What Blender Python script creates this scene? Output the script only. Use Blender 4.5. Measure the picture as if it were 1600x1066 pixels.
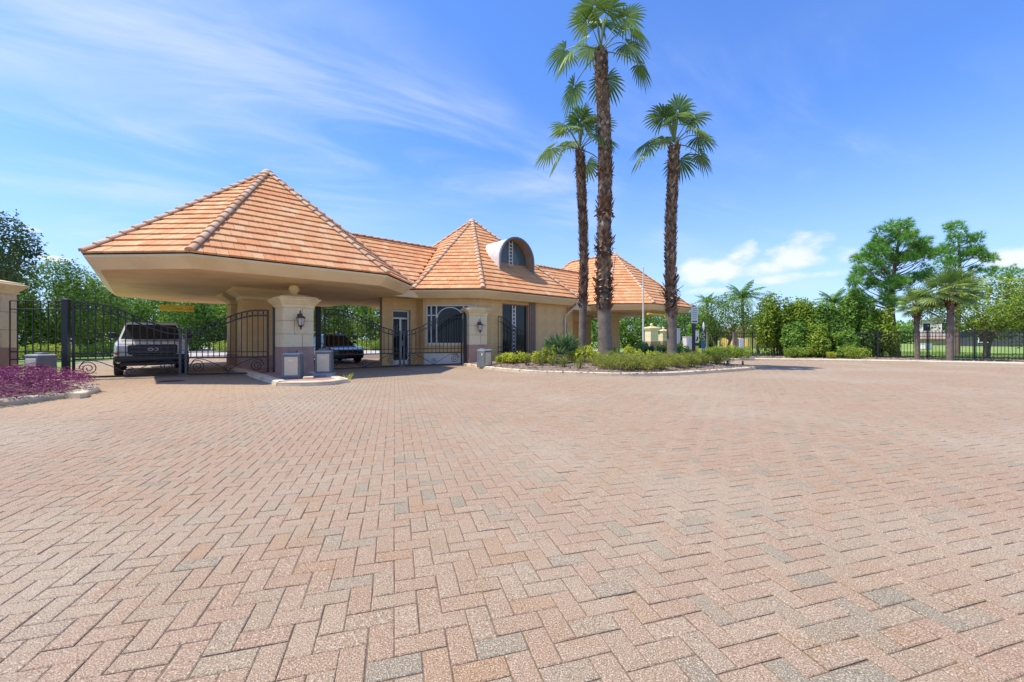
import bpy, math, random
import numpy as np
from mathutils import Vector, Matrix

# ------------------------------------------------------------------ scene, camera, light
for o in list(bpy.data.objects): bpy.data.objects.remove(o)
scn = bpy.context.scene
COL = scn.collection
R = math.radians
CAMH = 1.3
cam = bpy.data.cameras.new('camera'); camo = bpy.data.objects.new('camera', cam); COL.objects.link(camo)
camo.location = (0, 0, CAMH); camo.rotation_euler = (R(90), 0, 0)
cam.sensor_width = 36.0; cam.lens = 14.4; cam.shift_y = -0.0019
cam.clip_start = 0.05; cam.clip_end = 3000
scn.camera = camo

SUN_VEC = Vector((-1.85, -0.28, 3.7)).normalized()
SUN_EL = math.asin(SUN_VEC.z); SUN_AZ = math.atan2(SUN_VEC.x, SUN_VEC.y)
world = bpy.data.worlds.new('World'); scn.world = world; world.use_nodes = True
def build_world():
    nt = world.node_tree; N = nt.nodes; L = nt.links
    for n in list(N): N.remove(n)
    out = N.new('ShaderNodeOutputWorld'); bg = N.new('ShaderNodeBackground'); bg.inputs['Strength'].default_value = 0.104
    L.new(bg.outputs[0], out.inputs[0])
    sky = N.new('ShaderNodeTexSky'); sky.sky_type = 'NISHITA'; sky.sun_disc = False
    sky.sun_elevation = SUN_EL; sky.sun_rotation = SUN_AZ
    sky.altitude = 10; sky.air_density = 1.0; sky.dust_density = 0.35; sky.ozone_density = 2.2
    tc = N.new('ShaderNodeTexCoord'); sep = N.new('ShaderNodeSeparateXYZ'); L.new(tc.outputs['Generated'], sep.inputs[0])
    def m(op, a, b=None, c=None, clamp=False):
        n = N.new('ShaderNodeMath'); n.operation = op; n.use_clamp = clamp
        for i, v in enumerate((a, b, c)):
            if v is None: continue
            if isinstance(v, (int, float)): n.inputs[i].default_value = v
            else: L.new(v, n.inputs[i])
        return n.outputs[0]
    def smooth(v, a, b):
        n = N.new('ShaderNodeMapRange'); n.interpolation_type = 'SMOOTHSTEP'
        L.new(v, n.inputs[0]); n.inputs[1].default_value = a; n.inputs[2].default_value = b
        return n.outputs[0]
    def noise(vec, scale, detail, rough=.55, dist=0.0):
        n = N.new('ShaderNodeTexNoise'); L.new(vec, n.inputs['Vector']); n.inputs['Scale'].default_value = scale
        n.inputs['Detail'].default_value = detail; n.inputs['Roughness'].default_value = rough; n.inputs['Distortion'].default_value = dist
        return n.outputs[0]
    def comb(x, y, z):
        n = N.new('ShaderNodeCombineXYZ')
        for i, v in enumerate((x, y, z)):
            if isinstance(v, (int, float)): n.inputs[i].default_value = v
            else: L.new(v, n.inputs[i])
        return n.outputs[0]
    x, y, z = sep.outputs
    zz = m('MAXIMUM', z, 0.0)
    d = m('ADD', zz, 0.16)
    px = m('DIVIDE', x, d); py = m('DIVIDE', y, d)
    px = m('ADD', px, 1.2); py = m('ADD', py, .2)
    # high thin cirrus, drawn out in long streaks
    rx = m('ADD', m('MULTIPLY', px, .90), m('MULTIPLY', py, .43)); ry = m('SUBTRACT', m('MULTIPLY', py, .90), m('MULTIPLY', px, .43))
    n1 = noise(comb(m('MULTIPLY', rx, .55), m('MULTIPLY', ry, 1.5), 3.7), 1.1, 9, .58, .9)
    n2 = noise(comb(px, py, 14.2), .42, 4, .5, .3)
    cir = m('MULTIPLY', smooth(n1, .40, .74), smooth(n2, .40, .62))
    cir = m('MULTIPLY', m('MULTIPLY', cir, .95), smooth(z, .03, .25), clamp=True)
    # fair-weather cumulus low over the horizon
    az = m('ARCTAN2', x, y); el = m('ARCSINE', z)
    nb = noise(comb(m('MULTIPLY', az, 1.0), m('MULTIPLY', el, 1.9), 1.3), 9.0, 8, .56, .15)
    tot = None
    rnd = random.Random(4)
    blobs = [(.455, .150, .075, .032), (.425, .138, .05, .026), (.51, .178, .034, .026), (.61, .160, .07, .034), (.635, .185, .045, .03),
             (.56, .142, .05, .022), (.68, .165, .035, .02), (.445, .105, .05, .012), (.60, .125, .09, .012), (.89, .122, .05, .018), (-.867, .172, .016, .006), (-.84, .13, .02, .006)]
    for k in range(16):
        blobs.append((rnd.uniform(1.25, 5.2), rnd.uniform(.08, .19), rnd.uniform(.05, .1), rnd.uniform(.02, .035)))
    for (a, e, sa, se) in blobs:
        da = m('DIVIDE', m('SUBTRACT', az, a if a < math.pi else a - 2 * math.pi), sa)
        de = m('DIVIDE', m('SUBTRACT', el, e), se)
        g = m('SUBTRACT', 1.0, m('ADD', m('MULTIPLY', da, da), m('MULTIPLY', de, de)))
        tot = g if tot is None else m('SMOOTH_MAX', tot, g, .3)
    dens = m('ADD', m('MAXIMUM', tot, -3.0), m('MULTIPLY', m('SUBTRACT', nb, .5), 5.0))
    cum = m('MULTIPLY', smooth(dens, -.05, 1.3), .85)
    hazeb = m('MULTIPLY', m('SUBTRACT', 1.0, smooth(z, -.02, .45)), .58)
    def mix(f, a, b):
        n = N.new('ShaderNodeMix'); n.data_type = 'RGBA'; L.new(f, n.inputs[0])
        for i, v in ((6, a), (7, b)):
            if isinstance(v, tuple): n.inputs[i].default_value = v
            else: L.new(v, n.inputs[i])
        return n.outputs[2]
    tint = N.new('ShaderNodeMix'); tint.data_type = 'RGBA'; tint.blend_type = 'MULTIPLY'; tint.inputs[0].default_value = 1
    L.new(sky.outputs[0], tint.inputs[6]); tint.inputs[7].default_value = (1.06, 1.56, 2.42, 1)
    c = mix(hazeb, tint.outputs[2], (5.5, 6.7, 9.1, 1))
    c = mix(cir, c, (7.2, 7.9, 9.2, 1))
    c = mix(cum, c, (8.6, 8.8, 9.3, 1))
    L.new(c, bg.inputs['Color'])
build_world()
sl = bpy.data.lights.new('sun', 'SUN'); sl.energy = 4.9; sl.angle = R(.53); sl.color = (1.0, .935, .82)
so = bpy.data.objects.new('sun', sl); COL.objects.link(so)
so.rotation_euler = SUN_VEC.to_track_quat('Z', 'Y').to_euler(); so.location = (-20, -5, 40)
scn.view_settings.view_transform = 'Standard'; scn.view_settings.look = 'None'
scn.view_settings.exposure = 0.20; scn.view_settings.gamma = 1.0; scn.view_settings.use_curve_mapping = False
scn.render.engine = 'CYCLES'
scn.cycles.max_bounces = 8; scn.cycles.diffuse_bounces = 4; scn.cycles.transparent_max_bounces = 8

# ------------------------------------------------------------------ helpers
FPX = 640.0; YH = 530.0
def gp(x, y, z=0.0):                      # photograph position of a point standing at height z -> place on the ground
    Z = FPX * (CAMH - z) / (y - YH); return (x - 800) / FPX * Z, Z
def at(x, y, Z): return Vector(((x - 800) / FPX * Z, Z, CAMH + (YH - y) / FPX * Z))

def tag(o, label=None, cat=None, group=None, kind=None):
    if label: o['label'] = label
    if cat: o['category'] = cat
    if group: o['group'] = group
    if kind: o['kind'] = kind
    return o
def empty(name, loc=(0, 0, 0), rz=0.0, label=None, cat=None, group=None):
    o = bpy.data.objects.new(name, None); COL.objects.link(o); o.location = loc; o.rotation_euler = (0, 0, rz)
    o.empty_display_size = .2
    return tag(o, label, cat, group)
def link(name, me, parent=None):
    o = bpy.data.objects.new(name, me); COL.objects.link(o)
    if parent is not None: o.parent = parent
    return o
def np_obj(name, V, F, mat, parent=None, rnd=None, smooth=False):
    V = np.asarray(V, dtype=np.float32).reshape(-1, 3); F = np.asarray(F, dtype=np.int32)
    me = bpy.data.meshes.new(name); n, k = F.shape
    me.vertices.add(len(V)); me.vertices.foreach_set('co', V.ravel())
    me.loops.add(n * k); me.loops.foreach_set('vertex_index', F.ravel())
    me.polygons.add(n); me.polygons.foreach_set('loop_start', np.arange(0, n * k, k, dtype=np.int32))
    me.polygons.foreach_set('use_smooth', np.full(n, bool(smooth)))
    if rnd is not None:
        a = me.attributes.new('rnd', 'FLOAT', 'FACE'); a.data.foreach_set('value', np.asarray(rnd, dtype=np.float32))
    me.update(calc_edges=True); me.materials.append(mat)
    return link(name, me, parent)

class MB:
    def __init__(s): s.v = []; s.f = []; s.sm = []
    def add(s, vs, fs, smooth=False):
        b = len(s.v); s.v += [tuple(v) for v in vs]; s.f += [tuple(i + b for i in f) for f in fs]; s.sm += [smooth] * len(fs); return s
    def box(s, c, size, rz=0.0, rx=0.0, ry=0.0, taper=1.0):
        hx, hy, hz = [q / 2 for q in size]; M = Matrix.Translation(c) @ Matrix.Rotation(rz, 4, 'Z') @ Matrix.Rotation(ry, 4, 'Y') @ Matrix.Rotation(rx, 4, 'X')
        vs = [M @ Vector((x * (taper if z > 0 else 1), y * (taper if z > 0 else 1), z)) for z in (-hz, hz) for (x, y) in ((-hx, -hy), (hx, -hy), (hx, hy), (-hx, hy))]
        return s.add(vs, [(3, 2, 1, 0), (4, 5, 6, 7), (0, 1, 5, 4), (1, 2, 6, 5), (2, 3, 7, 6), (3, 0, 4, 7)])
    def span(s, x0, x1, y0, y1, z0, z1): return s.box(((x0 + x1) / 2, (y0 + y1) / 2, (z0 + z1) / 2), (x1 - x0, y1 - y0, z1 - z0))
    def bevbox(s, c, size, b=.02, rz=0.0):
        hx, hy, hz = [q / 2 for q in size]; M = Matrix.Translation(c) @ Matrix.Rotation(rz, 4, 'Z')
        rings = []
        for z, i in ((-hz, b), (-hz + b, 0), (hz - b, 0), (hz, b)):
            x, y = hx - i, hy - i
            rings.append([M @ Vector(p + (z,)) for p in ((-x + b, -y), (x - b, -y), (x, -y + b), (x, y - b), (x - b, y), (-x + b, y), (-x, y - b), (-x, -y + b))])
        return s.loft(rings)
    def loft(s, rings, caps=True, smooth=False):
        n = len(rings[0]); vs = [v for r in rings for v in r]; fs = []
        for k in range(len(rings) - 1):
            for i in range(n):
                j = (i + 1) % n; fs.append((k * n + i, k * n + j, (k + 1) * n + j, (k + 1) * n + i))
        s.add(vs, fs, smooth)
        if caps:
            s.add(rings[0], [tuple(reversed(range(n)))]); s.add(rings[-1], [tuple(range(n))])
        return s
    def tube(s, pts, r, seg=6, smooth=True, caps=True):
        pts = [Vector(p) for p in pts]; rs = r if isinstance(r, (list, tuple)) else [r] * len(pts); rings = []; prev = None
        for i, p in enumerate(pts):
            d = (pts[min(i + 1, len(pts) - 1)] - pts[max(i - 1, 0)]).normalized()
            a = d.orthogonal().normalized() if prev is None else (prev - d * prev.dot(d)).normalized()
            prev = a; b = d.cross(a)
            rings.append([p + (a * math.cos(2 * math.pi * k / seg) + b * math.sin(2 * math.pi * k / seg)) * rs[i] for k in range(seg)])
        return s.loft(rings, caps, smooth)
    def lathe(s, prof, c=(0, 0, 0), seg=16, smooth=True, rz=0.0):
        rings = [[Vector((c[0] + r * math.cos(rz + 2 * math.pi * k / seg), c[1] + r * math.sin(rz + 2 * math.pi * k / seg), c[2] + z)) for k in range(seg)] for r, z in prof]
        return s.loft(rings, True, smooth)
    def square(s, prof, c=(0, 0, 0)):     # square section with half-width r at height z
        return s.loft([[Vector((c[0] + a * r, c[1] + b * r, c[2] + z)) for a, b in ((-1, -1), (1, -1), (1, 1), (-1, 1))] for r, z in prof])
    def poly(s, pts): return s.add(pts, [tuple(range(len(pts)))])
    def build(s, name, mat, parent=None, rnd=None):
        me = bpy.data.meshes.new(name); me.from_pydata(s.v, [], s.f)
        me.polygons.foreach_set('use_smooth', s.sm)
        if rnd is not None:
            a = me.attributes.new('rnd', 'FLOAT', 'FACE'); a.data.foreach_set('value', np.asarray(rnd, dtype=np.float32))
        me.update(); me.materials.append(mat)
        return link(name, me, parent)

def arr(*a): return np.array(a, dtype=float)
def inpoly(px, py, poly):
    px = np.asarray(px); py = np.asarray(py); r = np.zeros(px.shape, bool); n = len(poly)
    for i in range(n):
        x0, y0 = poly[i]; x1, y1 = poly[(i + 1) % n]
        if y0 == y1: continue
        c = ((y0 > py) != (y1 > py)) & (px < (x1 - x0) * (py - y0) / (y1 - y0) + x0); r ^= c
    return r
def catmull(pts, n=6, closed=False):
    P = [Vector(p) for p in pts]; out = []; m = len(P)
    for i in range(m if closed else m - 1):
        g = (lambda k: P[k % m]) if closed else (lambda k: P[max(0, min(m - 1, k))])
        p0, p1, p2, p3 = g(i - 1), g(i), g(i + 1), g(i + 2)
        for k in range(n):
            t = k / n
            out.append(.5 * ((2 * p1) + (p2 - p0) * t + (2 * p0 - 5 * p1 + 4 * p2 - p3) * t * t + (3 * p1 - p0 - 3 * p2 + p3) * t ** 3))
    if not closed: out.append(P[-1])
    return out

# ------------------------------------------------------------------ materials
MATS = {}
def mat(name, c1, c2=None, scale=4.0, rough=.7, bump=0.0, bscale=None, metallic=0.0, detail=5.0, spec=.5, c3=None, s3=1.0, coat=0.0):
    if name in MATS: return MATS[name]
    mt = bpy.data.materials.new(name); mt.use_nodes = True; MATS[name] = mt
    N = mt.node_tree.nodes; L = mt.node_tree.links; P = N['Principled BSDF']
    P.inputs['Roughness'].default_value = rough; P.inputs['Metallic'].default_value = metallic
    P.inputs['Specular IOR Level'].default_value = spec; P.inputs['Coat Weight'].default_value = coat
    c1 = tuple(c1) + (1,)
    P.inputs['Base Color'].default_value = c1
    if c2:
        tc = N.new('ShaderNodeTexCoord'); nz = N.new('ShaderNodeTexNoise'); nz.inputs['Scale'].default_value = scale; nz.inputs['Detail'].default_value = detail
        L.new(tc.outputs['Object'], nz.inputs['Vector'])
        rp = N.new('ShaderNodeValToRGB'); rp.color_ramp.elements[0].position = .32; rp.color_ramp.elements[1].position = .68
        rp.color_ramp.elements[0].color = c1; rp.color_ramp.elements[1].color = tuple(c2) + (1,)
        L.new(nz.outputs[0], rp.inputs[0]); col = rp.outputs[0]
        if c3:
            n3 = N.new('ShaderNodeTexNoise'); n3.inputs['Scale'].default_value = s3; n3.inputs['Detail'].default_value = 4; L.new(tc.outputs['Object'], n3.inputs['Vector'])
            mr = N.new('ShaderNodeMapRange'); mr.inputs[1].default_value = .5; mr.inputs[2].default_value = .75; L.new(n3.outputs[0], mr.inputs[0])
            mx = N.new('ShaderNodeMix'); mx.data_type = 'RGBA'; L.new(mr.outputs[0], mx.inputs[0]); L.new(col, mx.inputs[6]); mx.inputs[7].default_value = tuple(c3) + (1,); col = mx.outputs[2]
        L.new(col, P.inputs['Base Color'])
        if bump:
            nb = N.new('ShaderNodeTexNoise'); nb.inputs['Scale'].default_value = bscale or scale * 4; nb.inputs['Detail'].default_value = 6; L.new(tc.outputs['Object'], nb.inputs['Vector'])
            b = N.new('ShaderNodeBump'); b.inputs['Strength'].default_value = bump; b.inputs['Distance'].default_value = .02
            L.new(nb.outputs[0], b.inputs['Height']); L.new(b.outputs[0], P.inputs['Normal'])
    return mt
def ramp_mat(name, stops, rough=.75, speck=None, speck_scale=300, bump=.0, translucent=0.0, patch=None, spec=.4, stain=None):
    """colour picked piece by piece: face attribute 'rnd' on joined pieces, object colour on single pieces"""
    mt = bpy.data.materials.new(name); mt.use_nodes = True; MATS[name] = mt
    N = mt.node_tree.nodes; L = mt.node_tree.links; P = N['Principled BSDF']; P.inputs['Roughness'].default_value = rough
    P.inputs['Specular IOR Level'].default_value = spec
    at_ = N.new('ShaderNodeAttribute'); at_.attribute_name = 'rnd'
    oi = N.new('ShaderNodeObjectInfo'); se = N.new('ShaderNodeSeparateColor'); L.new(oi.outputs['Color'], se.inputs[0])
    ad = N.new('ShaderNodeMath'); ad.operation = 'ADD'; L.new(at_.outputs['Fac'], ad.inputs[0]); L.new(se.outputs[0], ad.inputs[1])
    rp = N.new('ShaderNodeValToRGB'); cr = rp.color_ramp
    while len(cr.elements) < len(stops): cr.elements.new(.5)
    for e, (p, c) in zip(cr.elements, stops): e.position = p; e.color = tuple(c) + (1,)
    L.new(ad.outputs[0], rp.inputs[0]); col = rp.outputs[0]
    geo = N.new('ShaderNodeNewGeometry')
    if patch:
        n3 = N.new('ShaderNodeTexNoise'); n3.inputs['Scale'].default_value = patch[1]; n3.inputs['Detail'].default_value = 5; L.new(geo.outputs['Position'], n3.inputs['Vector'])
        mr = N.new('ShaderNodeMapRange'); mr.inputs[1].default_value = .45; mr.inputs[2].default_value = .72; mr.inputs[4].default_value = patch[2]; L.new(n3.outputs[0], mr.inputs[0])
        mx = N.new('ShaderNodeMix'); mx.data_type = 'RGBA'; L.new(mr.outputs[0], mx.inputs[0]); L.new(col, mx.inputs[6]); mx.inputs[7].default_value = tuple(patch[0]) + (1,); col = mx.outputs[2]
    if speck:
        for (c, lo, hi, amt, sc) in speck:
            nz = N.new('ShaderNodeTexNoise'); nz.inputs['Scale'].default_value = sc; nz.inputs['Detail'].default_value = 2; L.new(geo.outputs['Position'], nz.inputs['Vector'])
            mr = N.new('ShaderNodeMapRange'); mr.inputs[1].default_value = lo; mr.inputs[2].default_value = hi; mr.inputs[4].default_value = amt; L.new(nz.outputs[0], mr.inputs[0])
            mx = N.new('ShaderNodeMix'); mx.data_type = 'RGBA'; L.new(mr.outputs[0], mx.inputs[0]); L.new(col, mx.inputs[6]); mx.inputs[7].default_value = tuple(c) + (1,); col = mx.outputs[2]
    if stain:                               # washed-out sand lying on the stones round one place
        vd = N.new('ShaderNodeVectorMath'); vd.operation = 'DISTANCE'; L.new(geo.outputs['Position'], vd.inputs[0]); vd.inputs[1].default_value = stain[0]
        nz = N.new('ShaderNodeTexNoise'); nz.inputs['Scale'].default_value = .7; nz.inputs['Detail'].default_value = 6; L.new(geo.outputs['Position'], nz.inputs['Vector'])
        a1 = N.new('ShaderNodeMath'); a1.operation = 'MULTIPLY_ADD'; L.new(nz.outputs[0], a1.inputs[0]); a1.inputs[1].default_value = 4.0; L.new(vd.outputs['Value'], a1.inputs[2])
        mr = N.new('ShaderNodeMapRange'); mr.interpolation_type = 'SMOOTHSTEP'; mr.inputs[1].default_value = stain[1] + 2.2; mr.inputs[2].default_value = stain[1] - .8; mr.inputs[4].default_value = stain[3]; L.new(a1.outputs[0], mr.inputs[0])
        mx = N.new('ShaderNodeMix'); mx.data_type = 'RGBA'; L.new(mr.outputs[0], mx.inputs[0]); L.new(col, mx.inputs[6]); mx.inputs[7].default_value = tuple(stain[2]) + (1,); col = mx.outputs[2]
    L.new(col, P.inputs['Base Color'])
    if bump:
        nb = N.new('ShaderNodeTexNoise'); nb.inputs['Scale'].default_value = speck_scale; nb.inputs['Detail'].default_value = 3; L.new(geo.outputs['Position'], nb.inputs['Vector'])
        b = N.new('ShaderNodeBump'); b.inputs['Strength'].default_value = bump; b.inputs['Distance'].default_value = .007
        L.new(nb.outputs[0], b.inputs['Height']); L.new(b.outputs[0], P.inputs['Normal'])
    if translucent:
        tr = N.new('ShaderNodeBsdfTranslucent'); L.new(col, tr.inputs['Color']); ms = N.new('ShaderNodeMixShader'); ms.inputs[0].default_value = translucent
        L.new(P.outputs[0], ms.inputs[1]); L.new(tr.outputs[0], ms.inputs[2]); L.new(ms.outputs[0], N['Material Output'].inputs['Surface'])
    return mt

M_PAVER = ramp_mat('paver_stone', [(0, (0.198, 0.173, 0.119)), (.10, (0.243, 0.209, 0.143)), (.2, (0.312, 0.238, 0.154)), (.45, (0.342, 0.231, 0.145)), (.7, (0.337, 0.209, 0.128)), (.88, (0.356, 0.257, 0.165)), (1, (0.342, 0.194, 0.099))],
                   rough=.85, speck=[((0.396, 0.325, 0.233), .47, .66, .6, .32), ((0.346, 0.209, 0.136), .50, .68, .5, .5), ((0.297, 0.170, 0.075), .57, .72, .5, 3.2), ((0.693, 0.582, 0.422), .52, .62, .70, 160), ((0.114, 0.070, 0.042), .525, .63, .75, 170), ((0.416, 0.272, 0.167), .5, .72, .5, 60)],
                   speck_scale=170, bump=.75, spec=.25, stain=((-8.5, 9.6, 0), 4.2, (.47, .32, .19), .5))
M_JOINT = mat('joint_sand', (0.138, 0.094, 0.060), (0.230, 0.165, 0.105), 30, .95)
M_TILE = ramp_mat('roof_tile', [(0, (0.629, 0.231, 0.091)), (.25, (0.674, 0.292, 0.116)), (.5, (0.697, 0.341, 0.151)), (.75, (0.707, 0.396, 0.192)), (1, (0.730, 0.462, 0.253))], rough=.8,
                  speck=[((0.449, 0.220, 0.121), .55, .75, .35, 6), ((0.786, 0.572, 0.385), .55, .75, .4, 14)], patch=((0.618, 0.220, 0.091), .9, .45), spec=.25)

M_CAP = ramp_mat('ridge_tile', [(0, (.56, .31, .18)), (.5, (.62, .40, .25)), (1, (.64, .45, .31))], rough=.8, speck=[((.42, .25, .16), .55, .75, .4, 9)], spec=.25)
M_DECK = mat('roof_underlay', (.20, .10, .055), (.26, .13, .07), 3, .9)
M_STUCCO = mat('painted_stucco', (0.780, 0.576, 0.328), (0.840, 0.634, 0.377), 1.1, .85, .25, 45, c3=(0.680, 0.480, 0.262), s3=.8)
M_SOFFIT = mat('soffit_boards', (0.805, 0.560, 0.306), (0.860, 0.660, 0.383), .9, .8, .05, 40, c3=(0.645, 0.436, 0.235), s3=.7)
M_STONE = mat('coral_stone', (0.683, 0.445, 0.193), (0.780, 0.534, 0.248), 2.2, .85, .3, 50, c3=(0.609, 0.378, 0.155), s3=1.2)
M_STONEJ = mat('stone_joint', (.30, .22, .15), (.36, .27, .19), 8, .9)
M_PSTONE = mat('keystone', (0.755, 0.611, 0.376), (0.847, 0.708, 0.456), 22, .88, .5, 45, c3=(0.694, 0.533, 0.312), s3=9)
M_CAST = mat('cast_stone', (0.802, 0.599, 0.336), (0.860, 0.709, 0.412), 3, .8, .15, 60, c3=(0.683, 0.488, 0.260), s3=2)
M_PLUM = mat('plum_stone', (0.363, 0.215, 0.170), (0.451, 0.275, 0.212), 5, .85, .2, 60)
M_PLINTH = mat('pale_plinth', (.66, .62, .55), (.74, .70, .63), 3, .8)
M_KERB = mat('kerb_concrete', (0.615, 0.500, 0.336), (0.742, 0.617, 0.426), 5, .85, .3, 60, c3=(0.466, 0.353, 0.221), s3=2.5)
M_IRON = mat('black_iron', (.012, .013, .015), (.022, .022, .024), 9, .45)
M_GREYIRON = mat('grey_iron', (.05, .055, .06), (.08, .085, .09), 9, .5)
M_BRONZE = mat('bronze', (.06, .022, .022), (.10, .04, .035), 12, .45)
M_FROST = mat('lantern_glass', (.50, .46, .40), (.62, .58, .5), 10, .15)
M_WHITE = mat('white_frame', (.72, .70, .64), (.78, .76, .70), 6, .5)
M_BROWNFR = mat('brown_frame', (.20, .12, .085), (.25, .155, .11), 6, .5)
M_METALROOF = mat('dormer_metal', (.62, .58, .52), (.70, .67, .61), 2.5, .45, c3=(.54, .50, .45), s3=1.5)
M_LEADEDGE = mat('dormer_edge', (.16, .16, .17), (.21, .21, .22), 4, .5)
M_GUTTER = mat('gutter_paint', (.66, .57, .46), (.71, .62, .51), 4, .5)
M_BOXGREY = mat('operator_grey', (.13, .14, .15), (.18, .19, .20), 6, .6)
M_BOXLITE = mat('operator_lid', (.30, .31, .31), (.36, .37, .37), 6, .5)
M_BOXTAN = mat('operator_tan', (.60, .49, .33), (.66, .55, .38), 3, .6)
M_MULCHB = mat('mulch_ground', (.17, .115, .085), (.30, .22, .165), 9, .95, .8, 30)
M_MULCH = ramp_mat('mulch_chip', [(0, (.13, .085, .06)), (.5, (.26, .18, .13)), (1, (.42, .33, .26))], rough=.95)
M_LAWN = mat('lawn', (.15, .24, .035), (.25, .34, .055), .35, .95, .6, 30, c3=(.30, .35, .08), s3=.12)
M_DRIVE = mat('driveway', (.42, .37, .33), (.50, .45, .40), .8, .9, .1, 50)
M_YELLOW = mat('yellow_paint', (.72, .46, .03), (.78, .52, .05), 5, .5)
M_INK = mat('dark_print', (.03, .03, .035))
M_PANEL = mat('sign_panel', (.66, .65, .60), (.72, .71, .66), 4, .6)
M_BARK = mat('bark', (.13, .095, .07), (.22, .17, .13), 6, .95, .6, 25)
M_PINEBARK = mat('pine_bark', (.12, .075, .055), (.20, .14, .105), 6, .95, .6, 25)
M_PALMBARK = mat('palm_bark', (0.153, 0.117, 0.088), (0.234, 0.184, 0.144), 5, .95, .7, 22, c3=(0.108, 0.081, 0.063), s3=2.2)
M_BOOT = ramp_mat('palm_boot', [(0, (.07, .04, .027)), (.3, (.17, .09, .055)), (.6, (.27, .16, .10)), (.85, (.36, .26, .19)), (1, (.52, .44, .36))], rough=.9)
M_PETIOLE = mat('petiole', (.16, .22, .05), (.24, .28, .08), 4, .5)
def leafmat(name, dark, mid, light, tr=.34, rough=.55): return ramp_mat(name, [(0, dark), (.5, mid), (1, light)], rough=rough, translucent=tr, spec=.35)
M_FAN = leafmat('fan_leaf', (0.080, 0.160, 0.036), (0.160, 0.261, 0.055), (0.304, 0.406, 0.087), .3, .45)
M_SABAL = leafmat('sabal_leaf', (0.097, 0.179, 0.041), (0.193, 0.304, 0.068), (0.372, 0.469, 0.124), .3, .5)
M_QUEEN = leafmat('queen_leaf', (0.084, 0.182, 0.042), (0.154, 0.308, 0.070), (0.280, 0.448, 0.112))
M_PINE = leafmat('pine_needle', (0.078, 0.204, 0.032), (0.168, 0.367, 0.048), (0.336, 0.584, 0.080), .2)
M_OAK = leafmat('oak_leaf', (0.034, 0.069, 0.021), (0.069, 0.121, 0.032), (0.138, 0.196, 0.052), .25)
M_TREE = leafmat('tree_leaf', (0.070, 0.140, 0.021), (0.147, 0.259, 0.035), (0.308, 0.434, 0.063))
M_SHRUB = leafmat('shrub_leaf', (0.100, 0.179, 0.020), (0.233, 0.340, 0.032), (0.451, 0.535, 0.058))
M_DEEP = leafmat('deep_shrub_leaf', (0.086, 0.175, 0.027), (0.171, 0.317, 0.043), (0.341, 0.515, 0.078))
M_LIME = leafmat('lime_leaf', (0.250, 0.300, 0.022), (0.450, 0.500, 0.039), (0.700, 0.688, 0.066))
M_OLIVE = leafmat('juniper_leaf', (0.156, 0.195, 0.031), (0.312, 0.344, 0.056), (0.516, 0.516, 0.094))
M_SPIKE = leafmat('silver_palm_leaf', (0.065, 0.130, 0.052), (0.143, 0.234, 0.091), (0.325, 0.416, 0.195), .2)
M_PURPLE = leafmat('purple_leaf', (0.069, 0.007, 0.046), (0.170, 0.019, 0.100), (0.342, 0.066, 0.200), .25)
M_STRAP = leafmat('bird_leaf', (.03, .07, .03), (.06, .13, .045), (.16, .25, .10), .15, .35)
M_GRASS = leafmat('grass_blade', (0.120, 0.204, 0.036), (0.216, 0.324, 0.054), (0.360, 0.432, 0.096))
def glassmat(name, c, rough=.04):
    mt = mat(name, c, None, rough=rough, spec=.3); return mt
M_GLASS = glassmat('dark_glass', (.012, .016, .018))
M_SKYGLASS = glassmat('dormer_glass', (.10, .13, .145), .08)
M_CARGLASS = glassmat('car_glass', (.015, .02, .02), .03)

# ------------------------------------------------------------------ the ground
def sheet(name, pts, z, m, kind='structure'):
    o = MB().poly([(x, y, z) for x, y in pts]).build(name, m); tag(o, kind=kind); return o
sheet('ground', [(-900, -60), (900, -60), (900, 1500), (-900, 1500)], -.012, M_LAWN)

PAVE = [(-10.3, -3), (-9.78, 7.9), (-9.62, 8.95), (-9.95, 9.9), (-10.8, 10.6), (-14.3, 12.7), (-24.5, 23.2), (-24, 33), (16, 40), (12.4, 28), (12.6, 24.3), (14.5, 24.95), (18, 24.25), (21.4, 22.85), (25.4, 20.6), (33, 15.6), (45, 7), (45, -3)]
ISLAND = [(-2.35, 19.9), (-1.3, 17.8), (.48, 15.45), (2.3, 14.6), (3.8, 14.15), (5.5, 14.4), (7.2, 15.3), (9.2, 16.5), (10.35, 17.4), (10.55, 18.0), (10.0, 18.9), (8.6, 21.4), (6.9, 24.0), (5.4, 26.2), (3.4, 25.6), (-1.75, 20.75)]
ISLAND = [tuple(p) for p in catmull(ISLAND[:-2], 4)] + ISLAND[-2:]
NOSE = [(-5.25, 11.35), (-4.95, 12.0), (-5.35, 12.9), (-10.2, 18.3), (-12.3, 20.65), (-13.75, 19.35), (-11.65, 17.0), (-7.0, 11.85), (-6.35, 11.2)]
NOSE = [tuple(p) for p in catmull(NOSE, 4, True)]
o = sheet('brick_pavement', PAVE, 0.006, M_JOINT); PAVEMENT = o

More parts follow.
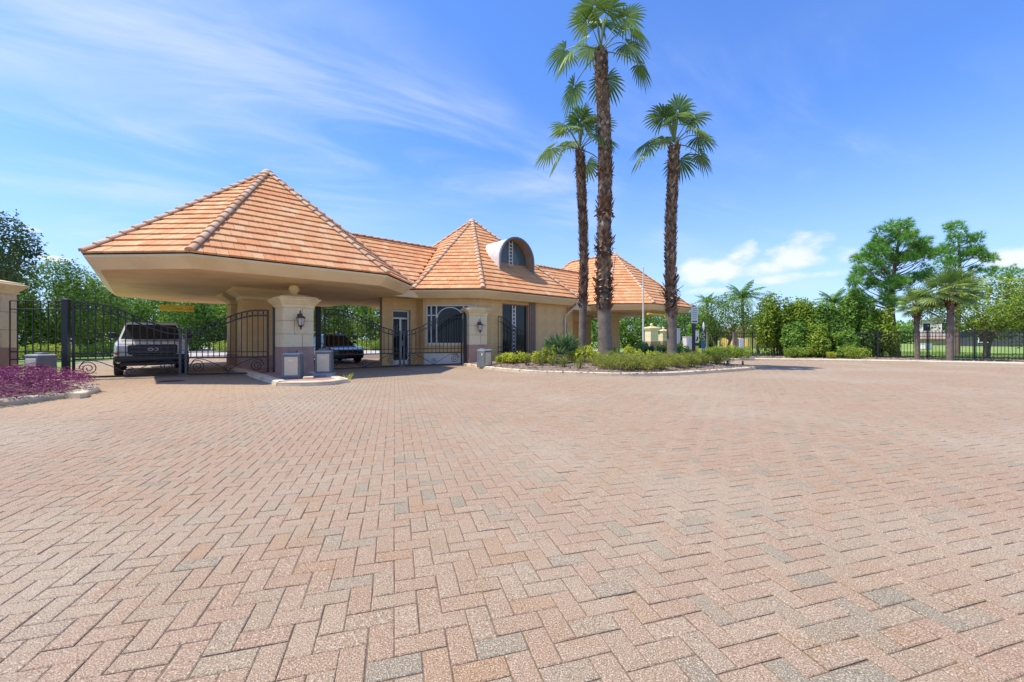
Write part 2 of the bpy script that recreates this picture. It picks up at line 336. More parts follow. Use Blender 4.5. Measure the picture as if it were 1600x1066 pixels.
PL = .216; PW = PL / 2; PA = R(16.0)
def pavers():
    ca, sa = math.cos(PA), math.sin(PA)
    n = 420
    I, J = np.meshgrid(np.arange(-n, n), np.arange(-n, n), indexing='ij'); K = (I - J) % 4
    def centres(sel, dx, dy):
        i = I[sel].astype(float); j = J[sel].astype(float); a = (i + dx) * PW; b = (j + dy) * PW
        return np.stack([a * ca - b * sa, a * sa + b * ca], 1)
    H = centres(K == 0, 1.0, .5); Vt = centres(K == 3, .5, 1.0)
    C = np.concatenate([H, Vt]); rot = np.concatenate([np.zeros(len(H)), np.ones(len(Vt))])
    X, Y = C[:, 0], C[:, 1]
    keep = (Y > .25) & (Y < 27) & (np.abs(X) < 1.27 * Y + 2.2)
    C, rot = C[keep], rot[keep]; X, Y = C[:, 0], C[:, 1]
    keep = inpoly(X, Y, PAVE) & ~inpoly(X, Y, ISLAND) & ~inpoly(X, Y, NOSE)
    C, rot = C[keep], rot[keep]
    rng = np.random.default_rng(3)
    # greyer stones come in loose drifts
    drift = np.sin(C[:, 0] * .9 + 1.3 * np.sin(C[:, 1] * .5)) * np.sin(C[:, 1] * .8 + .7 * C[:, 0] * .4)
    rv = rng.random(len(C)); grey = rng.random(len(C)) < (.07 + .07 * drift)
    rv = np.where(grey, .06 + rv * .13, .2 + .8 * rv ** 1.05)
    dist = np.hypot(C[:, 0], C[:, 1] - 1.2)
    vis = (C[:, 1] > 1.7) & (np.abs(C[:, 0]) < 1.22 * C[:, 1])
    order = np.argsort(np.where(vis, dist, 1e6)); sel = np.zeros(len(C), bool); sel[order[:300]] = True
    tilt = rng.normal(0, .0055, (len(C), 2)); lift = rng.normal(0, .0012, len(C))
    g = .0024; b = .0045; top = .012
    C = C + rng.normal(0, .0009, C.shape)
    hx, hy = PL / 2 - g, PW / 2 - g
    q = np.array([(-hx, -hy), (hx, -hy), (hx, hy), (-hx, hy)])
    q2 = np.array([(-hx + b, -hy + b), (hx - b, -hy + b), (hx - b, hy - b), (-hx + b, hy - b)])
    T = np.concatenate([np.c_[q, np.full(4, -.002)], np.c_[q, np.full(4, top - b * .8)], np.c_[q2, np.full(4, top)]])
    F = [(8, 9, 10, 11)] + [(i, (i + 1) % 4, (i + 1) % 4 + 4, i + 4) for i in range(4)] + [(i + 4, (i + 1) % 4 + 4, (i + 1) % 4 + 8, i + 8) for i in range(4)]
    F = np.array(F)
    ang = PA + rot * math.pi / 2 + rng.normal(0, .006, len(C))
    rest = ~sel
    c, s = np.cos(ang[rest]), np.sin(ang[rest])
    x = T[None, :, 0] * c[:, None] - T[None, :, 1] * s[:, None] + C[rest, 0:1]
    y = T[None, :, 0] * s[:, None] + T[None, :, 1] * c[:, None] + C[rest, 1:2]
    zt = (T[:, 2] > 0)[None, :]
    z = T[None, :, 2] + zt * (lift[rest][:, None] + T[None, :, 0] * tilt[rest, 0:1] + T[None, :, 1] * tilt[rest, 1:2])
    Vv = np.stack([x, y, z], 2).reshape(-1, 3)
    Fs = (F[None] + (np.arange(rest.sum()) * 12)[:, None, None]).reshape(-1, 4)
    o = np_obj('paver_field', Vv, Fs, M_PAVER, PAVEMENT, rnd=np.repeat(rv[rest], 9)); o['kind'] = 'stuff'; o.color = (0, 0, 0, 1)
    me = bpy.data.meshes.new('paver'); me.from_pydata(T.tolist(), [], F.tolist()); me.materials.append(M_PAVER)
    for k in np.where(sel)[0]:
        p = link('paver', me, PAVEMENT); p.location = (C[k, 0], C[k, 1], lift[k]); p.rotation_euler = (tilt[k, 1], -tilt[k, 0], ang[k]); p.color = (rv[k], 0, 0, 1)
pavers()
sheet('driveway', [(-22, 24), (-10, 27.2), (12, 27.2), (14, 33), (10, 62), (-30, 62), (-60, 58), (-60, 40), (-30, 33)], .004, M_DRIVE)

def kerb(pts, closed=False, w=.30, h=.13, name='kerb'):
    pts = [Vector((p[0], p[1], 0)) for p in pts]; n = len(pts); prof = [(0, -.02), (0, h - .05), (.035, h - .008), (.07, h), (w - .02, h), (w, h - .02), (w, -.02)]
    rings = []
    for i, p in enumerate(pts):
        a = pts[(i - 1) % n] if (closed or i > 0) else p; b = pts[(i + 1) % n] if (closed or i < n - 1) else p
        d = (b - a).normalized(); nrm = Vector((-d.y, d.x, 0))
        rings.append([p + nrm * o_ + Vector((0, 0, z)) for o_, z in prof])
    mb = MB(); k = len(prof)
    vs = [v for r in rings for v in r]; fs = []
    for i in range(n if closed else n - 1):
        i2 = (i + 1) % n
        for j in range(k - 1): fs.append((i * k + j, i2 * k + j, i2 * k + j + 1, i * k + j + 1))
    mb.add(vs, fs)
    if not closed: mb.poly(list(reversed(rings[0]))); mb.poly(rings[-1])
    return tag(mb.build(name, M_KERB), kind='structure')
kerb(ISLAND[:-2]); kerb(list(reversed(NOSE)) if False else NOSE, True)
kerb([tuple(p) for p in catmull([(-14.0, 12.5), (-10.85, 10.6), (-10.0, 9.9), (-9.66, 8.95), (-9.8, 7.9), (-10.3, -3)], 6)][::-1])
FARK = [tuple(p) for p in catmull([(11.9, 30), (12.3, 26.5), (12.6, 24.6), (14.5, 24.95), (18, 24.25), (21.4, 22.85), (25.4, 20.6), (33, 15.6), (45, 7)], 5)]
kerb(FARK[::-1][::-1])
sheet('nose_paving', [(p[0], p[1]) for p in NOSE], .105, mat('nose_brick', (.34, .19, .15), (.44, .27, .21), 7, .9, .4, 40))

def star(poly, c):
    def t(x, y):
        dx, dy = x - c[0], y - c[1]; best = 1e9; n = len(poly)
        for i in range(n):
            x0, y0 = poly[i]; x1, y1 = poly[(i + 1) % n]; ex, ey = x1 - x0, y1 - y0; den = dx * ey - dy * ex
            if abs(den) < 1e-9: continue
            s = ((x0 - c[0]) * ey - (y0 - c[1]) * ex) / den; q = ((x0 - c[0]) * dy - (y0 - c[1]) * dx) / den
            if s > 0 and -1e-6 <= q <= 1 + 1e-6: best = min(best, s)
        return 1.0 / best if best < 1e8 else 0.0
    return t
def bed(name, poly, c, z0, rise, m=None):
    rings = []; rr = random.Random(2)
    for t in (1, .93, .8, .62, .42, .2):
        rings.append([Vector((c[0] + (x - c[0]) * t, c[1] + (y - c[1]) * t, z0 + rise * (1 - t ** 2.2) + (rr.uniform(-.02, .02) if t < 1 else 0))) for x, y in poly])
    mb = MB(); mb.loft(rings, False, True); mb.poly(rings[-1]); o = mb.build(name, m or M_MULCHB); tag(o, kind='structure')
    tf = star(poly, c); return lambda x, y: z0 + rise * (1 - min(1, tf(x, y)) ** 2.2)
IC = (4.2, 19.6)
hz = bed('mulch_bed', ISLAND, IC, .10, .30)
LB = [(-9.95, -3), (-9.9, 7.9), (-9.85, 8.9), (-10.2, 9.75), (-11.0, 10.4), (-14.0, 12.3), (-30, 14), (-30, -3)]
sheet('planting_bed', LB, .085, M_MULCHB)
FB = [(p[0] + .2, p[1] + .2) for p in FARK] + [(52, 16), (36, 22), (30.5, 25), (26.5, 27.6), (17, 33), (13, 33)]
sheet('mulch_strip', FB, .06, M_MULCHB)

def chips(name, fn, n, seed, parent=None, size=(.03, .09)):
    rng = np.random.default_rng(seed); P = fn(rng, n); n = len(P)
    a = rng.random(n) * 6.283; L_ = rng.uniform(size[0], size[1], n) / 2; W_ = L_ * rng.uniform(.25, .5, n)
    til = rng.normal(0, .35, (n, 2)); ux, uy = np.cos(a), np.sin(a)
    d1 = np.stack([ux * L_, uy * L_, til[:, 0] * L_], 1); d2 = np.stack([-uy * W_, ux * W_, til[:, 1] * W_], 1)
    V = np.stack([P - d1 - d2, P + d1 - d2, P + d1 + d2, P - d1 + d2], 1).reshape(-1, 3)
    o = np_obj(name, V, np.arange(n * 4).reshape(-1, 4), M_MULCH, parent, rnd=rng.random(n)); tag(o, kind='stuff'); o.color = (0, 0, 0, 1); return o
def isl_pts(rng, n):
    x = rng.uniform(-2.4, 10.6, n); y = rng.uniform(14, 23, n); k = inpoly(x, y, ISLAND); x, y = x[k], y[k]
    return np.stack([x, y, np.array([hz(a, b) for a, b in zip(x, y)]) + rng.uniform(.005, .03, len(x))], 1)
tag(chips('mulch', isl_pts, 14000, 5), 'brown wood mulch chips spread over the palm island', 'mulch')
def strip_pts(rng, n):
    x = rng.uniform(12, 45, n); y = rng.uniform(6, 33, n); k = inpoly(x, y, FB); x, y = x[k], y[k]
    return np.stack([x, y, rng.uniform(.065, .085, len(x))], 1)
tag(chips('mulch', strip_pts, 16000, 6, size=(.05, .14)), 'brown mulch strip between far kerb and black picket fence', 'mulch')

# ------------------------------------------------------------------ gatehouse
BA = R(42.0); BO = Vector((-2.55, 26.2, 0))
GH = empty('gatehouse', BO, BA, 'tan stone gatehouse with orange tiled hip roofs and two drive-through canopies', 'gatehouse')
CAML = Matrix.Rotation(-BA, 4, 'Z') @ (Vector((0, 0, CAMH)) - BO)          # camera in building coordinates
EZ = 3.70
VC = {}
def octo(uc, hu, hv, ch, z, inset=0.0):
    vc = VC.get(uc, 0.0); hu -= inset; hv -= inset; ch = ch - inset * (2 - math.sqrt(2))
    return [Vector((uc + a, vc + b, z)) for a, b in ((-hu + ch, -hv), (hu - ch, -hv), (hu, -hv + ch), (hu, hv - ch), (hu - ch, hv), (-hu + ch, hv), (-hu, hv - ch), (-hu, -hv + ch))]
TILE_W = .30; EXPO = .388
tile_me = None
def tile_mesh():
    g = .004; w = TILE_W / 2 - g; l = EXPO + .01
    vs = [(-w, 0, 0), (w, 0, 0), (w, l, -.005), (-w, l, -.005), (-w, 0, .058), (w, 0, .058), (w, l, .012), (-w, l, .012)]
    fs = [(4, 5, 6, 7), (0, 1, 5, 4), (1, 2, 6, 5), (3, 0, 4, 7)]
    me = bpy.data.meshes.new('tile'); me.from_pydata(vs, [], fs); me.materials.append(M_TILE); return me
class Roof:
    def __init__(s, part): s.part = part; s.full = []; s.V = []; s.F = []; s.rnd = []
    def face(s, pts, rng):                 # pts[0]-pts[1] is the eave, counter-clockwise from outside
        p0, p1 = pts[0], pts[1]; e = (p1 - p0).normalized(); n = e.cross(pts[2] - p0).normalized(); sl = n.cross(e)
        Q = [((p - p0).dot(e), (p - p0).dot(sl)) for p in pts]; smax = max(q[1] for q in Q)
        def bounds(y):
            xs = []
            for i in range(len(Q)):
                (x0, y0), (x1, y1) = Q[i], Q[(i + 1) % len(Q)]
                if abs(y1 - y0) < 1e-9:
                    if abs(y - y0) < 1e-6: xs += [x0, x1]
                elif min(y0, y1) - 1e-9 <= y <= max(y0, y1) + 1e-9: xs.append(x0 + (x1 - x0) * (y - y0) / (y1 - y0))
            return (min(xs), max(xs)) if xs else None
        nr = int(math.ceil(smax / EXPO)); emin = min(q[0] for q in Q); emax = max(q[0] for q in Q)
        for r in range(nr):
            s0 = r * EXPO; s1 = min(s0 + EXPO + .01, smax - 1e-4)
            b0, b1 = bounds(max(s0, 1e-5)), bounds(s1)
            if not b0 or not b1: continue
            off = (r % 2) * TILE_W / 2 + rng.uniform(-.02, .02); k = math.floor((emin - off) / TILE_W)
            drift = rng.random() * .25
            while off + k * TILE_W < emax:
                a = off + k * TILE_W; b = a + TILE_W; k += 1; g = .004
                rv = min(1, max(0, .5 * rng.random() + .5 * (rng.random() * .75 + drift)))
                j = rng.uniform(-.005, .006)
                if a > max(b0[0], b1[0]) and b < min(b0[1], b1[1]) and s1 - s0 > EXPO:
                    c = p0 + e * ((a + b) / 2) + sl * s0 + n * j
                    s.full.append((c, e, sl, n, rv)); continue
                A0, B0 = max(a + g, b0[0]), min(b - g, b0[1]); A1, B1 = max(a + g, b1[0]), min(b - g, b1[1])
                if B0 - A0 < .02: continue
                if B1 < A1: A1 = B1 = min(max((A0 + B0) / 2, b1[0]), b1[1])
                base = len(s.V); P = lambda x, y, h: p0 + e * x + sl * y + n * (h + j)
                s.V += [P(A0, s0, 0), P(B0, s0, 0), P(B1, s1, -.005), P(A1, s1, -.005), P(A0, s0, .058), P(B0, s0, .058), P(B1, s1, .012), P(A1, s1, .012)]
                s.F += [tuple(base + i for i in f) for f in ((4, 5, 6, 7), (0, 1, 5, 4), (1, 2, 6, 5), (3, 0, 4, 7))]; s.rnd += [rv] * 4
    def score(s):
        out = []
        for i, (c, e, sl, n, rv) in enumerate(s.full):
            d = CAML - c
            out.append((d.dot(n) / d.length ** 3 if d.dot(n) > 0 else -1, s, i))
        return out
    def finish(s, chosen):
        for i, (c, e, sl, n, rv) in enumerate(s.full):
            if i in chosen:
                o = link('tile', tile_me, s.part); o.matrix_local = Matrix(((e.x, sl.x, n.x, c.x), (e.y, sl.y, n.y, c.y), (e.z, sl.z, n.z, c.z), (0, 0, 0, 1))); o.color = (rv, 0, 0, 1)
            else:
                base = len(s.V)
                for v in tile_me.vertices: s.V.append(c + e * v.co.x + sl * v.co.y + n * v.co.z)
                s.F += [tuple(base + q for q in f) for f in ((4, 5, 6, 7), (0, 1, 5, 4), (1, 2, 6, 5), (3, 0, 4, 7))]; s.rnd += [rv] * 4
        o = np_obj('tile', [tuple(v) for v in s.V], s.F, M_TILE, s.part, rnd=s.rnd); o['kind'] = 'stuff'; o.color = (0, 0, 0, 1)
tile_me = tile_mesh()
def cap_mesh():
    l = .44; rings = []
    for y, r, lift in ((0, .128, .035), (.03, .128, .035), (l, .098, .0)):
        rings.append([Vector((r * math.cos(a), y, r * .75 * math.sin(a) + lift)) for a in [math.pi * k / 7 for k in range(8)]])
    mb = MB()
    for k in range(2):
        for i in range(7): mb.add([rings[k][i], rings[k][i + 1], rings[k + 1][i + 1], rings[k + 1][i]], [(3, 2, 1, 0)], True)
    mb.poly(rings[0])
    me = bpy.data.meshes.new('ridge_tile'); me.from_pydata(mb.v, [], mb.f); me.polygons.foreach_set('use_smooth', mb.sm); me.materials.append(M_CAP); return me
cap_me = cap_mesh()
CAPS = []
def cap_line(part, a, b, rng):
    d = (b - a); L_ = d.length; d = d.normalized(); side = d.cross(Vector((0, 0, 1))).normalized(); up = side.cross(d)
    n = max(1, int(L_ / .385))
    for k in range(n):
        c = a + d * (k * L_ / n + .02) + up * .015
        CAPS.append((part, Matrix(((side.x, d.x, up.x, c.x), (side.y, d.y, up.y, c.y), (side.z, d.z, up.z, c.z), (0, 0, 0, 1))), rng.random(), (CAML - c).length))
roofs = []
def fascia_soffit(uc, hu, hv, ch, part, zbot=3.30, inset=.34, hole=None):
    A = octo(uc, hu, hv, ch, EZ - .035, .03); B = octo(uc, hu, hv, ch, EZ - .10, .03); C = octo(uc, hu, hv, ch, zbot, inset); D = octo(uc, hu, hv, ch, zbot + .02, inset + .02)
    mb = MB(); mb.loft([D, C, B, A], False); mb.build('fascia', M_STUCCO, part)
    MB().poly(list(reversed(octo(uc, hu, hv, ch, zbot + .012, inset + .01)))).build('soffit', M_SOFFIT, part)
def hip_roof(name, uc, hu, hv, ch, ztop, ridge, seed, label=None):
    rng = random.Random(seed); E = octo(uc, hu, hv, ch, EZ)
    vc = VC.get(uc, 0.0); R1 = Vector((uc, vc - ridge, ztop)); R2 = Vector((uc, vc + ridge, ztop))
    faces = [[E[0], E[1], R1], [E[1], E[2], R1], [E[2], E[3], R2, R1] if ridge else [E[2], E[3], R1], [E[3], E[4], R2], [E[4], E[5], R2], [E[5], E[6], R2], [E[6], E[7], R1, R2] if ridge else [E[6], E[7], R1], [E[7], E[0], R1]]
    mb = MB()
    for f in faces: mb.poly([p - Vector((0, 0, .012)) for p in f])
    part = mb.build(name, M_DECK, GH)
    if label: part['label'] = label
    rf = Roof(part); roofs.append(rf)
    for f in faces: rf.face(f, rng)
    for i, p in enumerate(E): cap_line(part, p, R1 if i in (0, 1, 2, 7) else R2, rng)
    if ridge: cap_line(part, R1, R2, rng)
    m2 = MB(); m2.lathe([(.22, -.10), (.20, .02), (.12, .10), (.02, .14)], R1 + Vector((0, 0, .02)), 10); m2.build('apex_cap', M_CAP, part)
    return part
UL, UR = -11.8, 12.85; HU, HV, CH = 5.1, 7.3, 2.22; VC.update({UL: .46, UR: .25})
CAN_L = hip_roof('canopy_roof', UL, HU, HV, CH, 8.18, 2.25, 11, 'orange tiled canopy roof over the pickup truck lane')
TUR = hip_roof('turret_roof', 0, 6.0, 5.75, 2.4, 8.85, 0, 12, 'orange tiled roof with arched dormer')
CAN_R = hip_roof('canopy_roof', UR, HU, HV, CH, 8.18, 2.25, 13, 'orange tiled canopy roof behind the palm trunks')
fascia_soffit(UL, HU, HV, CH, CAN_L); fascia_soffit(0, 6.0, 5.75, 2.4, TUR); fascia_soffit(UR, HU, HV, CH, CAN_R)
for sg in (-1, 1):
    rng = random.Random(20 + sg); zr = 6.66; ue = UR - HU if sg > 0 else -UL - HU
    mb = MB(); fl = []
    for sv in (-1, 1):
        a, b, c, d = Vector((sg * 6.0, sv * 3.36, EZ)), Vector((sg * (ue + .02), sv * 3.36, EZ)), Vector((sg * (ue + 3.4), 0, zr)), Vector((sg * 2.62, 0, zr))
        f = [a, b, c, d] if (sg * -sv) > 0 else [b, a, d, c]
        fl.append(f); mb.poly([p - Vector((0, 0, .012)) for p in f])
    part = mb.build('link_roof', M_DECK, GH); rf = Roof(part); roofs.append(rf)
    for f in fl: rf.face(f, rng)
    cap_line(part, Vector((sg * 2.62, 0, zr)), Vector((sg * (ue + 3.4), 0, zr)), rng)
    x0, x1 = sorted((sg * 5.7, sg * (ue + .33)))
    for sv in (-1, 1): MB().span(x0, x1, sv * 3.2 - .12, sv * 3.2 + .12, 3.305, EZ - .04).build('fascia', M_STUCCO, part)
    MB().poly([(x0, -3.1, 3.308), (x0, 3.1, 3.308), (x1, 3.1, 3.308), (x1, -3.1, 3.308)]).build('soffit', M_SOFFIT, part)
sc = sorted([q for rf in roofs for q in rf.score()], key=lambda q: -q[0])[:300]
for rf in roofs: rf.finish({i for (_, r_, i) in sc if r_ is rf})
CAPS.sort(key=lambda q: q[3])
restcaps = {}
for k, (part, M_, rv, d) in enumerate(CAPS):
    if k < 220:
        o = link('ridge_tile', cap_me, part); o.matrix_local = M_; o.color = (rv, 0, 0, 1)
    else: restcaps.setdefault(part.name, (part, []))[1].append((M_, rv))
cv = [v.co.copy() for v in cap_me.vertices]; cf = [tuple(p.vertices) for p in cap_me.polygons]
for part, lst in restcaps.values():
    mb = MB(); rr = []
    for M_, rv in lst: mb.add([M_ @ v for v in cv], cf, True); rr += [rv] * len(cf)
    o = mb.build('ridge_tile', M_CAP, part, rnd=rr); o['kind'] = 'stuff'; o.color = (0, 0, 0, 1)

# dormer on the turret's front slope
def dormer():
    v0 = -4.25; zs = 4.95; zc = 5.72; r = 1.28; seg = 18
    arch = lambda rad, v, z0=zs: [Vector((rad, v, z0))] + [Vector((rad * math.cos(math.pi * k / seg), v, zc + rad * math.sin(math.pi * k / seg))) for k in range(seg + 1)] + [Vector((-rad, v, z0))]
    back = 1.7
    D = MB()
    A, B = arch(r, v0), arch(r, v0 + 3.2)
    n = len(A); D.add(A + B, [(i, i + 1, n + i + 1, n + i) for i in range(n - 1)], True)
    dm = D.build('dormer', M_METALROOF, TUR)
    E = MB(); A, B, C, Dd = arch(r + .035, v0 - .06), arch(r + .035, v0 + .05), arch(r - .06, v0 - .06), arch(r - .06, v0 + .05)
    for P, Q, fl in ((A, B, 0), (A, C, 1), (C, Dd, 1)):
        E.add(P + Q, [(i, i + 1, n + i + 1, n + i) if not fl else (i + 1, i, n + i, n + i + 1) for i in range(n - 1)])
    E.build('arch_trim', M_LEADEDGE, dm)
    I = MB(); A, B = arch(r - .062, v0 + .02), arch(r - .062, v0 + .62); I.add(A + B, [(i + 1, i, n + i, n + i + 1) for i in range(n - 1)], True)
    I.build('reveal', mat('dormer_reveal', (.33, .20, .14), (.40, .26, .185), 2, .8), dm)
    G = MB(); gv = v0 + .55; G.poly([Vector((-r + .07, gv, zs + .02))] + [Vector(((r - .07) * math.cos(math.pi - math.pi * k / seg), gv, zc + (r - .07) * math.sin(math.pi * k / seg))) for k in range(seg + 1)] + [Vector((r - .07, gv, zs + .02))])
    G.v = G.v[::-1]; G.build('pane', M_SKYGLASS, dm)
    S = MB(); S.box((0, v0 + .28, zs + .16), (2 * r - .14, .58, .12)); S.box((0, gv - .04, zs + .32), (2 * r - .16, .06, .16)); S.build('sill', mat('dormer_sill', (.30, .27, .21), (.36, .33, .26), 3, .7), dm)
    Lm = MB()
    for x in (-.16, .10): Lm.box((x, gv - .035, (zs + zc + r) / 2), (.05, .04, zc + r - zs - .2))
    for k in range(8): Lm.box((-.03, gv - .035, zs + .38 + k * .20), (.24, .035, .05))
    Lm.build('muntin', M_WHITE, dm)
    W = MB(); W.poly([Vector((-r, v0 + .6, zs)), Vector((r, v0 + .6, zs)), Vector((r, v0 + .6, zc)), Vector((-r, v0 + .6, zc))]); W.build('backing', M_INK, dm)
dormer()

# walls faced with stone panels
def facing(parent, p0, p1, z0, z1, ops=(), bw=.78, bh=.62, m=None, t=.022, gap=.006, name='stone_panel', back=.25, core=None):
    """wall from p0 to p1 (outside on the right hand of p0->p1), openings (s0,s1,za,zb)"""
    p0, p1 = Vector((p0[0], p0[1], 0)), Vector((p1[0], p1[1], 0)); d = p1 - p0; L_ = d.length; d.normalize(); n = Vector((d.y, -d.x, 0)); ang = math.atan2(d.y, d.x)
    cuts = sorted({0, L_} | {q for o_ in ops for q in o_[:2]}); zc = sorted({z0, z1} | {q for o_ in ops for q in o_[2:]})
    wall = MB()
    for a, b in zip(cuts, cuts[1:]):
        for c, e in zip(zc, zc[1:]):
            if any(o_[0] <= (a + b) / 2 <= o_[1] and o_[2] <= (c + e) / 2 <= o_[3] for o_ in ops): continue
            q = p0 + d * ((a + b) / 2) - n * (back / 2); wall.box((q.x, q.y, (c + e) / 2), (b - a, back, e - c), ang)
            nc = max(1, round((b - a) / bw))
            zz = [c] + [z for z in [z0 + k * bh for k in range(1, 20)] if c + .15 < z < e - .1] + [e]
            for k in range(nc):
                s0, s1 = a + (b - a) * k / nc, a + (b - a) * (k + 1) / nc
                for y0, y1 in zip(zz, zz[1:]):
                    q = p0 + d * ((s0 + s1) / 2) + n * (t / 2 - .001); PAN.append((parent, name, q.x, q.y, (y0 + y1) / 2, s1 - s0 - gap, t, y1 - y0 - gap, ang, m))
    wall.build('wall', core or M_STONEJ, parent)
    return lambda s, off, z: p0 + d * s + n * off + Vector((0, 0, z)), ang
PAN = []; unit = {}
def flush_panels():
    for parent, name, x, y, z, sx, sy, sz, ang, m in PAN:
        m = m or M_STONE; k = (name, m.name)
        if k not in unit:
            mb = MB(); mb.bevbox((0, 0, 0), (1, 1, 1), .012); me = bpy.data.meshes.new(name); me.from_pydata(mb.v, [], mb.f); me.materials.append(m); unit[k] = me
        o = link(name, unit[k], parent); o.location = (x, y, z); o.scale = (sx, sy, sz); o.rotation_euler = (0, 0, ang)
    PAN.clear()
ZW = 3.33
W = octo(0, 6.0, 5.75, 2.4, 0, .75)
# chamfer wall with the arched office window
P, ang = facing(GH, W[7], W[0], .02, ZW, [(.14, 2.52, 1.05, 3.0)])
def bar(mb, P, s0, s1, z0, z1, off=-.06, dep=.05):
    a = (P(s0, off, z0) + P(s1, off, z1)) / 2; mb.box(a, (abs(s1 - s0), dep, abs(z1 - z0)), P.ang)
class PF:
    def __init__(s, f, ang): s.f = f; s.ang = ang
    def __call__(s, *a): return s.f(*a)
P = PF(P, ang)
wf = MB()
for (a, b, c, d) in ((.14, 2.52, 2.94, 3.0), (.14, 2.52, 1.05, 1.11), (.14, .19, 1.11, 2.94), (2.47, 2.52, 1.11, 2.94), (.36, .41, 1.11, 2.94), (2.25, 2.30, 1.11, 2.94), (.62, .68, 1.11, 2.94), (1.98, 2.04, 1.11, 2.94), (.19, .62, 2.46, 2.51), (2.04, 2.47, 2.46, 2.51)): bar(wf, P, a, b, c, d)
wf.tube([P(1.33 + .65 * math.cos(t), -.06, 2.30 + .58 * math.sin(t)) for t in [math.pi * k / 14 for k in range(15)]], .028, 6)
wn = wf.build('window_frame', M_WHITE, GH)
g = MB(); g.poly([P(.14, -.09, 1.05), P(2.52, -.09, 1.05), P(2.52, -.09, 3.0), P(.14, -.09, 3.0)]); g.build('pane', M_GLASS, wn)
s_ = MB(); s_.box(P(1.33, .03, 1.01), (2.5, .12, .07), ang); s_.build('sill', M_CAST, wn)
pl = MB(); pl.box(P(1.36, .04, .30), (2.6, .09, .56), ang); pl.build('plinth', M_PLINTH, GH)
# front wall with the tall slot window
P2, ang2 = facing(GH, W[0], W[1], .02, ZW, [(1.53, 3.42, .25, 3.15)]); P2 = PF(P2, ang2)
wf = MB()
for (a, b, c, d) in ((1.53, 3.42, 3.09, 3.15), (1.53, 3.42, .25, .31), (1.53, 1.58, .31, 3.09), (3.35, 3.42, .31, 3.09)): bar(wf, P2, a, b, c, d, -.10)
wn = wf.build('window_frame', M_BROWNFR, GH)
g = MB(); g.poly([P2(1.53, -.13, .25), P2(3.42, -.13, .25), P2(3.42, -.13, 3.15), P2(1.53, -.13, 3.15)]); g.build('pane', M_GLASS, wn)
lm = MB()
for s0 in (2.30, 2.50): bar(lm, P2, s0, s0 + .055, .31, 3.09, -.09)
for k in range(13): bar(lm, P2, 2.355, 2.50, .40 + k * .205, .46 + k * .205, -.09)
lm.build('muntin', M_WHITE, wn)
for k in range(3): MB().box(P2(3.52 + .15 * k, .02 + .02 * k, 1.68), (.13, .14, 3.2), ang2).build('pilaster', M_BROWNFR, GH)
WB = [W[1], W[2], Vector((W[2].x, 1.5, 0)), Vector((W[7].x, 1.5, 0)), W[7]]
for p_, q_ in zip(WB, WB[1:]): facing(GH, p_, q_, .02, ZW, bw=1.1, bh=.8)
# link walls, each with a glazed door
for sg in (-1, 1):
    a, b = sorted((sg * 5.2, sg * 7.1)); op = (.55, 1.5, .02, 2.75) if sg < 0 else (.5, 1.3, .02, 2.4)
    for sv in (-1,):
        p, q = ((a, -2.35), (b, -2.35))
        PP, an = facing(GH, p, q, .02, ZW, [op]); PP = PF(PP, an)
        d = MB()
        for (s0, s1, c, e) in ((op[0], op[1], 2.3, 2.38), (op[0], op[0] + .09, .03, op[3]), (op[1] - .09, op[1], .03, op[3]), (op[0], op[1], op[3] - .08, op[3]), ((op[0] + op[1]) / 2 - .05, (op[0] + op[1]) / 2 + .05, .03, 2.3), (op[0], op[1], .03, .25)): bar(d, PP, s0, s1, c, e, -.16)
        dr = d.build('door', M_WHITE, GH); g = MB(); g.poly([PP(op[0], -.19, .03), PP(op[1], -.19, .03), PP(op[1], -.19, op[3]), PP(op[0], -.19, op[3])]); g.build('pane', M_GLASS, dr)
        h = MB(); h.tube([PP((op[0] + op[1]) / 2 + .1, -.10, .95), PP((op[0] + op[1]) / 2 + .1, -.10, 1.25)], .018, 6); h.build('handle', M_BOXLITE, dr)
    pass
# canopy columns with flared capitals
for sg in (-1, 1):
    for v in (-1.45, 1.45):
        uc, hw, hd = (UR if sg > 0 else -12.0), .72, .55
        c = [(uc - hw, v - hd), (uc + hw, v - hd), (uc + hw, v + hd), (uc - hw, v + hd)]
        col = MB().span(uc - hw + .02, uc + hw - .02, v - hd + .02, v + hd - .02, 0, 3.3).build('column', M_STONEJ, GH)
        for i in range(4): 
            p, q = c[i], c[(i + 1) % 4]; d = Vector((q[0] - p[0], q[1] - p[1], 0)); L_ = d.length; d.normalize(); n = Vector((d.y, -d.x, 0)); an = math.atan2(d.y, d.x)
            nc = 2 if L_ > 1.2 else 1
            for k in range(nc):
                for z0, z1 in ((.62, 1.25), (1.25, 1.88), (1.88, 2.5), (2.5, 2.86)):
                    s0, s1 = L_ * k / nc, L_ * (k + 1) / nc; q_ = Vector((p[0], p[1], 0)) + d * ((s0 + s1) / 2) - n * .009
                    PAN.append((col, 'stone_panel', q_.x, q_.y, (z0 + z1) / 2, s1 - s0 - .006, .024, z1 - z0 - .006, an, None))
        b_ = MB(); b_.loft([[Vector((uc + a * (hw + .02), v + b * (hd + .02), z)) for a, b in ((-1, -1), (1, -1), (1, 1), (-1, 1))] for z in (0, .615)]); b_.build('column_base', M_PLUM, col)
        cp = MB(); cp.loft([[Vector((uc + a * (hw + e_), v + b * (hd + e_), z)) for a, b in ((-1, -1), (1, -1), (1, 1), (-1, 1))] for e_, z in ((.02, 2.87), (.05, 2.93), (.05, 3.0), (.34, 3.20), (.36, 3.22), (.36, 3.318))]); cp.build('capital', M_STUCCO, col)
flush_panels()
